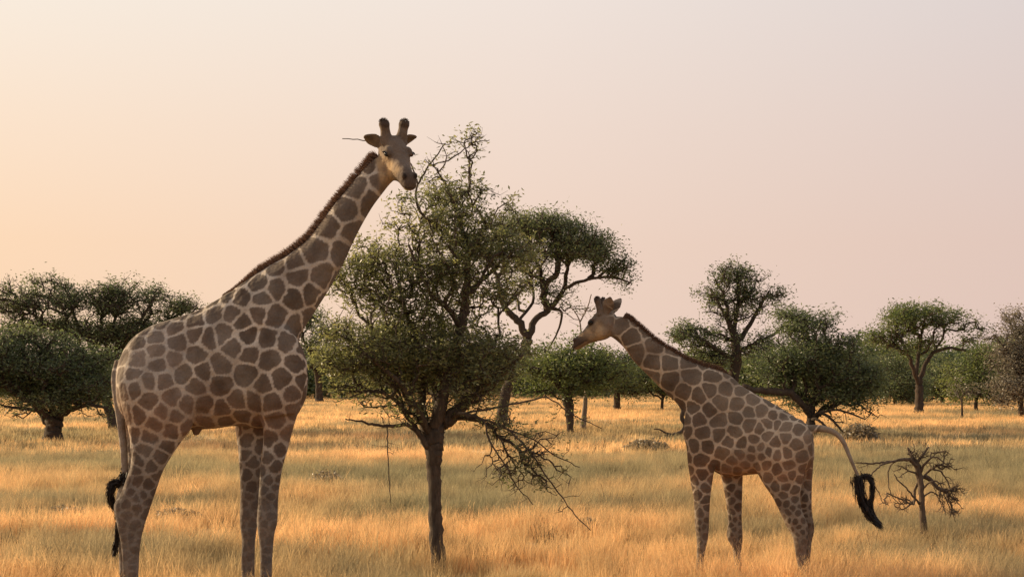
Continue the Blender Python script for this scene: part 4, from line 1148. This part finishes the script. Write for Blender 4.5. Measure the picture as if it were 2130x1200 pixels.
    # ---- ossicone tufts
    for sd in (-1, 1):
        gm = Geo(); nl = 160
        v_ = rng.normal(0, 1, (nl, 3)); v_[:, 2] = np.abs(v_[:, 2]) * .8; v_ /= np.linalg.norm(v_, axis=1)[:, None]
        tip_ = H(-.118, sd * .0865, .06 + cfg['horn'] * .90)
        dr = v_[:, :1] * hf + v_[:, 1:2] * hr + v_[:, 2:] * hu
        strands(gm, tip_ + dr * .022 * hs, dr, np.full(nl, .022 * hs), .003, rng)
        link('horn_tuft', gm.mesh('horn_tuft', M['horn_hair'], base), root)
    # ---- tail tuft
    gm = Geo()
    for path, nh, spread, hl in cfg['tuft']:
        pc = catmull(np.array([pt(x_, y_, o_) for x_, y_, o_ in path]), 10)
        f_ = rng.random(nh) ** .8 * (len(pc) - 2.001); i0 = f_.astype(int); fr = (f_ - i0)[:, None]
        rt = pc[i0] * (1 - fr) + pc[i0 + 1] * fr
        tg = pc[i0 + 1] - pc[i0]; tg /= np.linalg.norm(tg, axis=1)[:, None]
        nx_ = np.minimum(i0 + 5, len(pc) - 1)
        rt = rt + rng.normal(0, spread, (nh, 3)) * (1 - .55 * (f_ / len(pc)))[:, None]
        dr = (pc[nx_] - pc[i0]); dr /= np.linalg.norm(dr, axis=1)[:, None] + 1e-9
        dr = dr + rng.normal(0, .10, (nh, 3)); dr /= np.linalg.norm(dr, axis=1)[:, None]
        strands(gm, rt, dr, hl * rng.uniform(.6, 1.2, nh), .0035, rng)
    link('tail_tuft', gm.mesh('tail_tuft', M['tuft'], base), root, kind='stuff')
    return root

adult = dict(
    seed=3, wob=.012, d=12.3, yaw=R(0.0), facing=1, x_ref=430, voxel=0.0095, smooth=16,
    sections=[
        ([(248, 752, 246, 822, .09), (262, 722, 256, 862, .20), (283, 697, 285, 886, .27), (320, 675, 335, 893, .285), (365, 661, 390, 893, .275), (412, 645, 440, 892, .285), (450, 624, 490, 886, .295), (487, 603, 536, 890, .285), (540, 606, 582, 888, .265), (585, 652, 614, 868, .245), (612, 705, 634, 832, .18), (630, 735, 640, 796, .09)], 0, .16),
        ([(430, 668, 590, 815, .24), (482, 606, 614, 735, .245), (518, 580, 630, 688, .215), (548, 560, 660, 641, .19), (585, 539, 691, 591, .17), (618, 517, 714, 549, .152), (645, 493, 733, 507, .138), (668, 462, 752, 469, .126), (692, 430, 775, 430, .116), (716, 401, 795, 403, .110), (742, 369, 810, 384, .104, .02), (768, 340, 822, 372, .100, .05), (795, 318, 836, 352, .090, .09)], 0, .12),
        ([(490, 640, 560, 625, .02, -.10), (495, 690, 585, 660, .06, -.16), (500, 740, 625, 715, .10), (520, 790, 640, 765, .11), (535, 830, 630, 815, .10), (548, 870, 615, 860, .08)], -.205, 0),       # near shoulder
        ([(495, 690, 585, 660, .06), (500, 740, 620, 715, .10), (520, 790, 634, 765, .11), (520, 830, 620, 815, .10), (520, 870, 590, 860, .08)], .19, 0),
        ([(402, 886, 424, 884, .05), (400, 896, 418, 896, .04), (403, 905, 413, 905, .02)], 0, 0),
    ],
    legs=[
        ([(385, 690, 285, 705, .03, .45), (395, 735, 266, 735, .08, .75), (405, 790, 248, 785, .13), (408, 840, 248, 820, .15), (398, 890, 257, 860, .14), (378, 917, 267, 895, .12), (355, 951, 271, 930, .10), (338, 982, 271, 968, .085), (321, 1031, 251, 1026, .07), (310, 1064, 237, 1050, .066), (301, 1092, 242, 1085, .058), (292, 1132, 252, 1135, .049), (288, 1200, 256, 1200, .046)], -.205),
        ([(385, 690, 285, 705, .03, .45), (395, 735, 262, 735, .08, .75), (405, 790, 244, 785, .13), (395, 840, 242, 820, .15), (385, 890, 247, 860, .14), (365, 917, 255, 895, .12), (345, 951, 260, 930, .10), (328, 982, 261, 968, .085), (312, 1031, 243, 1026, .07), (302, 1064, 240, 1050, .066), (293, 1092, 241, 1085, .058), (284, 1132, 246, 1135, .049), (280, 1200, 249, 1200, .046)], .17),
        ([(520, 745, 625, 735, .04, .6), (528, 800, 632, 800, .09), (536, 850, 622, 850, .11), (546, 885, 613, 880, .10), (548, 908, 606, 904, .088), (546, 934, 600, 930, .075), (541, 982, 587, 976, .065), (537, 1045, 579, 1035, .060), (534, 1084, 577, 1084, .062), (538, 1118, 571, 1110, .050), (541, 1152, 567, 1152, .042), (541, 1200, 566, 1200, .042)], -.15),
        ([(492, 800, 585, 800, .09), (489, 850, 566, 850, .10), (489, 886, 553, 890, .085), (495, 934, 546, 934, .070), (499, 990, 541, 990, .060), (500, 1031, 539, 1031, .058), (499, 1084, 536, 1084, .061), (503, 1123, 531, 1125, .048), (502, 1160, 530, 1160, .042), (502, 1200, 530, 1200, .042)], .15),
    ],
    tail=[(252, 752, 14, 0), (243, 785, 12, -.03), (244, 815, 11, -.05), (249, 862, 9, -.06), (257, 929, 8, -.06), (260, 985, 7, -.06)],
    head_at=(821, 319, .04), head_dir=(.36, -.74, -.57), head_up=(-.06, 0, 1), head_scale=1.10, horn=.165, horn_w=1.0, ear_len=.165, ear_dir=(-.2, .85, .46), ear_u=.0, ear_w=(.3, .3, 1.0),
    belly_z=1.50, neck_start=(600, 600), thigh=(330, 900), patch=.168, line=.0112, fade=(.55, 1.15),
    cream=(.41, .355, .30), brown=(.080, .057, .044), face=(.15, .115, .092), cheek=(.40, .28, .16), brow=(.12, .092, .074), muzzle=(.065, .046, .036), ear=(.15, .118, .095),
    mane=[(462, 612, 0), (487, 598, 0), (518, 578, 0), (548, 559, 0), (585, 538, 0), (618, 515, 0), (645, 492, 0), (668, 461, 0), (692, 429, 0), (716, 400, 0), (742, 368, .02), (768, 338, .05), (783, 322, .07)],
    mane_len=.066, mane_n=5200,
    tuft=[([(260, 975, -.06), (252, 1002, -.07), (236, 1006, -.10), (229, 1028, -.10), (234, 1048, -.06), (246, 1070, .05), (245, 1110, .05), (238, 1150, .05)], 3000, .019, .06)],
)
giraffe('tall adult giraffe standing side-on with its head turned beside the acacia top', 'giraffe', adult)

young = dict(
    seed=8, wob=.006, d=13.3, yaw=R(17.0), facing=-1, x_ref=1540, voxel=0.0075, smooth=16,
    sections=[
        ([(1690, 892, 1693, 930, .05), (1680, 884, 1691, 962, .12), (1660, 871, 1668, 985, .165), (1630, 851, 1622, 986, .165), (1600, 834, 1575, 986, .165), (1572, 819, 1540, 989, .17), (1546, 804, 1508, 990, .17), (1522, 789, 1478, 976, .165), (1494, 796, 1448, 956, .155), (1464, 816, 1430, 930, .12), (1440, 846, 1420, 902, .07)], 0, .15),
        ([(1555, 815, 1448, 920, .15), (1522, 783, 1428, 876, .148), (1497, 769, 1420, 850, .135), (1470, 762, 1400, 831, .12), (1436, 750, 1378, 811, .108), (1402, 731, 1357, 790, .096), (1366, 709, 1335, 768, .086), (1335, 683, 1315, 747, .078), (1312, 664, 1297, 722, .072), (1288, 658, 1274, 702, .068), (1270, 662, 1258, 698, .06)], 0, .12),
        ([(1505, 825, 1462, 805, .02, -.04), (1510, 860, 1440, 830, .05, -.09), (1515, 900, 1424, 870, .075), (1505, 935, 1426, 915, .075), (1490, 970, 1431, 955, .06)], -.11, 0),
        ([(1515, 860, 1450, 840, .05), (1530, 900, 1445, 880, .075), (1535, 940, 1470, 925, .07)], .11, 0),
    ],
    legs=[
        ([(1502, 900, 1424, 890, .065), (1497, 935, 1428, 928, .072), (1487, 975, 1431, 966, .064), (1481, 1008, 1437, 1004, .052), (1477, 1043, 1443, 1039, .045), (1475, 1085, 1445, 1085, .042), (1473, 1118, 1449, 1120, .042), (1465, 1156, 1449, 1156, .033), (1463, 1190, 1448, 1190, .030)], -.10),
        ([(1550, 920, 1488, 915, .06), (1546, 965, 1496, 965, .058), (1545, 989, 1499, 989, .055), (1544, 1031, 1508, 1031, .047), (1543, 1077, 1514, 1077, .043), (1545, 1116, 1512, 1116, .043), (1542, 1148, 1524, 1142, .033), (1543, 1190, 1528, 1190, .030)], .12),
        ([(1585, 855, 1655, 868, .02, .3), (1572, 880, 1672, 876, .05, .7), (1563, 915, 1688, 905, .08), (1564, 945, 1688, 940, .088), (1572, 975, 1677, 972, .08), (1588, 1006, 1668, 1008, .066), (1606, 1032, 1665, 1036, .054), (1620, 1060, 1669, 1063, .047), (1635, 1093, 1680, 1090, .044), (1648, 1116, 1681, 1115, .041), (1655, 1154, 1677, 1150, .033), (1660, 1190, 1678, 1190, .030)], -.12),
        ([(1590, 880, 1680, 880, .05), (1600, 930, 1692, 925, .08), (1630, 972, 1692, 962, .068), (1650, 1010, 1689, 1010, .054), (1655, 1060, 1689, 1063, .046), (1660, 1095, 1694, 1098, .043), (1664, 1125, 1689, 1125, .039), (1667, 1155, 1686, 1155, .033), (1668, 1190, 1684, 1190, .030)], .12),
    ],
    tail=[(1680, 893, 10, 0), (1708, 891, 7.5, -.02), (1735, 899, 5.8, -.03), (1753, 917, 5, -.03), (1766, 946, 4.2, -.03), (1779, 977, 3.6, -.03), (1789, 998, 3.2, -.03)],
    head_at=(1252, 669, .0), head_dir=(-.76, .36, -.54), head_up=(0, 0, 1), head_scale=.84, horn=.185, horn_w=.9, ear_len=.225, ear_dir=(-.80, .40, .46), ear_u=.035, ear_w=(.5, 0.25, .85),
    belly_z=1.02, neck_start=(1440, 790), thigh=(1620, 990), patch=.124, line=.0066, fade=(.25, .62),
    cream=(.44, .36, .275), brown=(.082, .056, .040), face=(.18, .14, .11), cheek=(.36, .26, .16), brow=(.12, .09, .07), muzzle=(.060, .042, .032), ear=(.19, .15, .12),
    mane=[(1532, 797, 0), (1515, 780, 0), (1498, 768, 0), (1472, 762, 0), (1438, 750, 0), (1402, 730, 0), (1366, 708, 0), (1335, 682, 0), (1312, 663, 0), (1298, 656, 0)],
    mane_len=.040, mane_n=4200,
    tuft=[([(1786, 988, -.03), (1787, 1012, -.04), (1795, 1042, -.04), (1806, 1066, -.04), (1824, 1087, -.04)], 2800, .024, .08),
          ([(1788, 995, -.03), (1802, 991, -.03), (1813, 1001, -.03), (1815, 1026, -.03), (1811, 1050, -.03), (1822, 1083, -.03)], 1600, .014, .06)],
)
giraffe('small young giraffe walking with its neck stretched low and tail raised', 'giraffe', young)
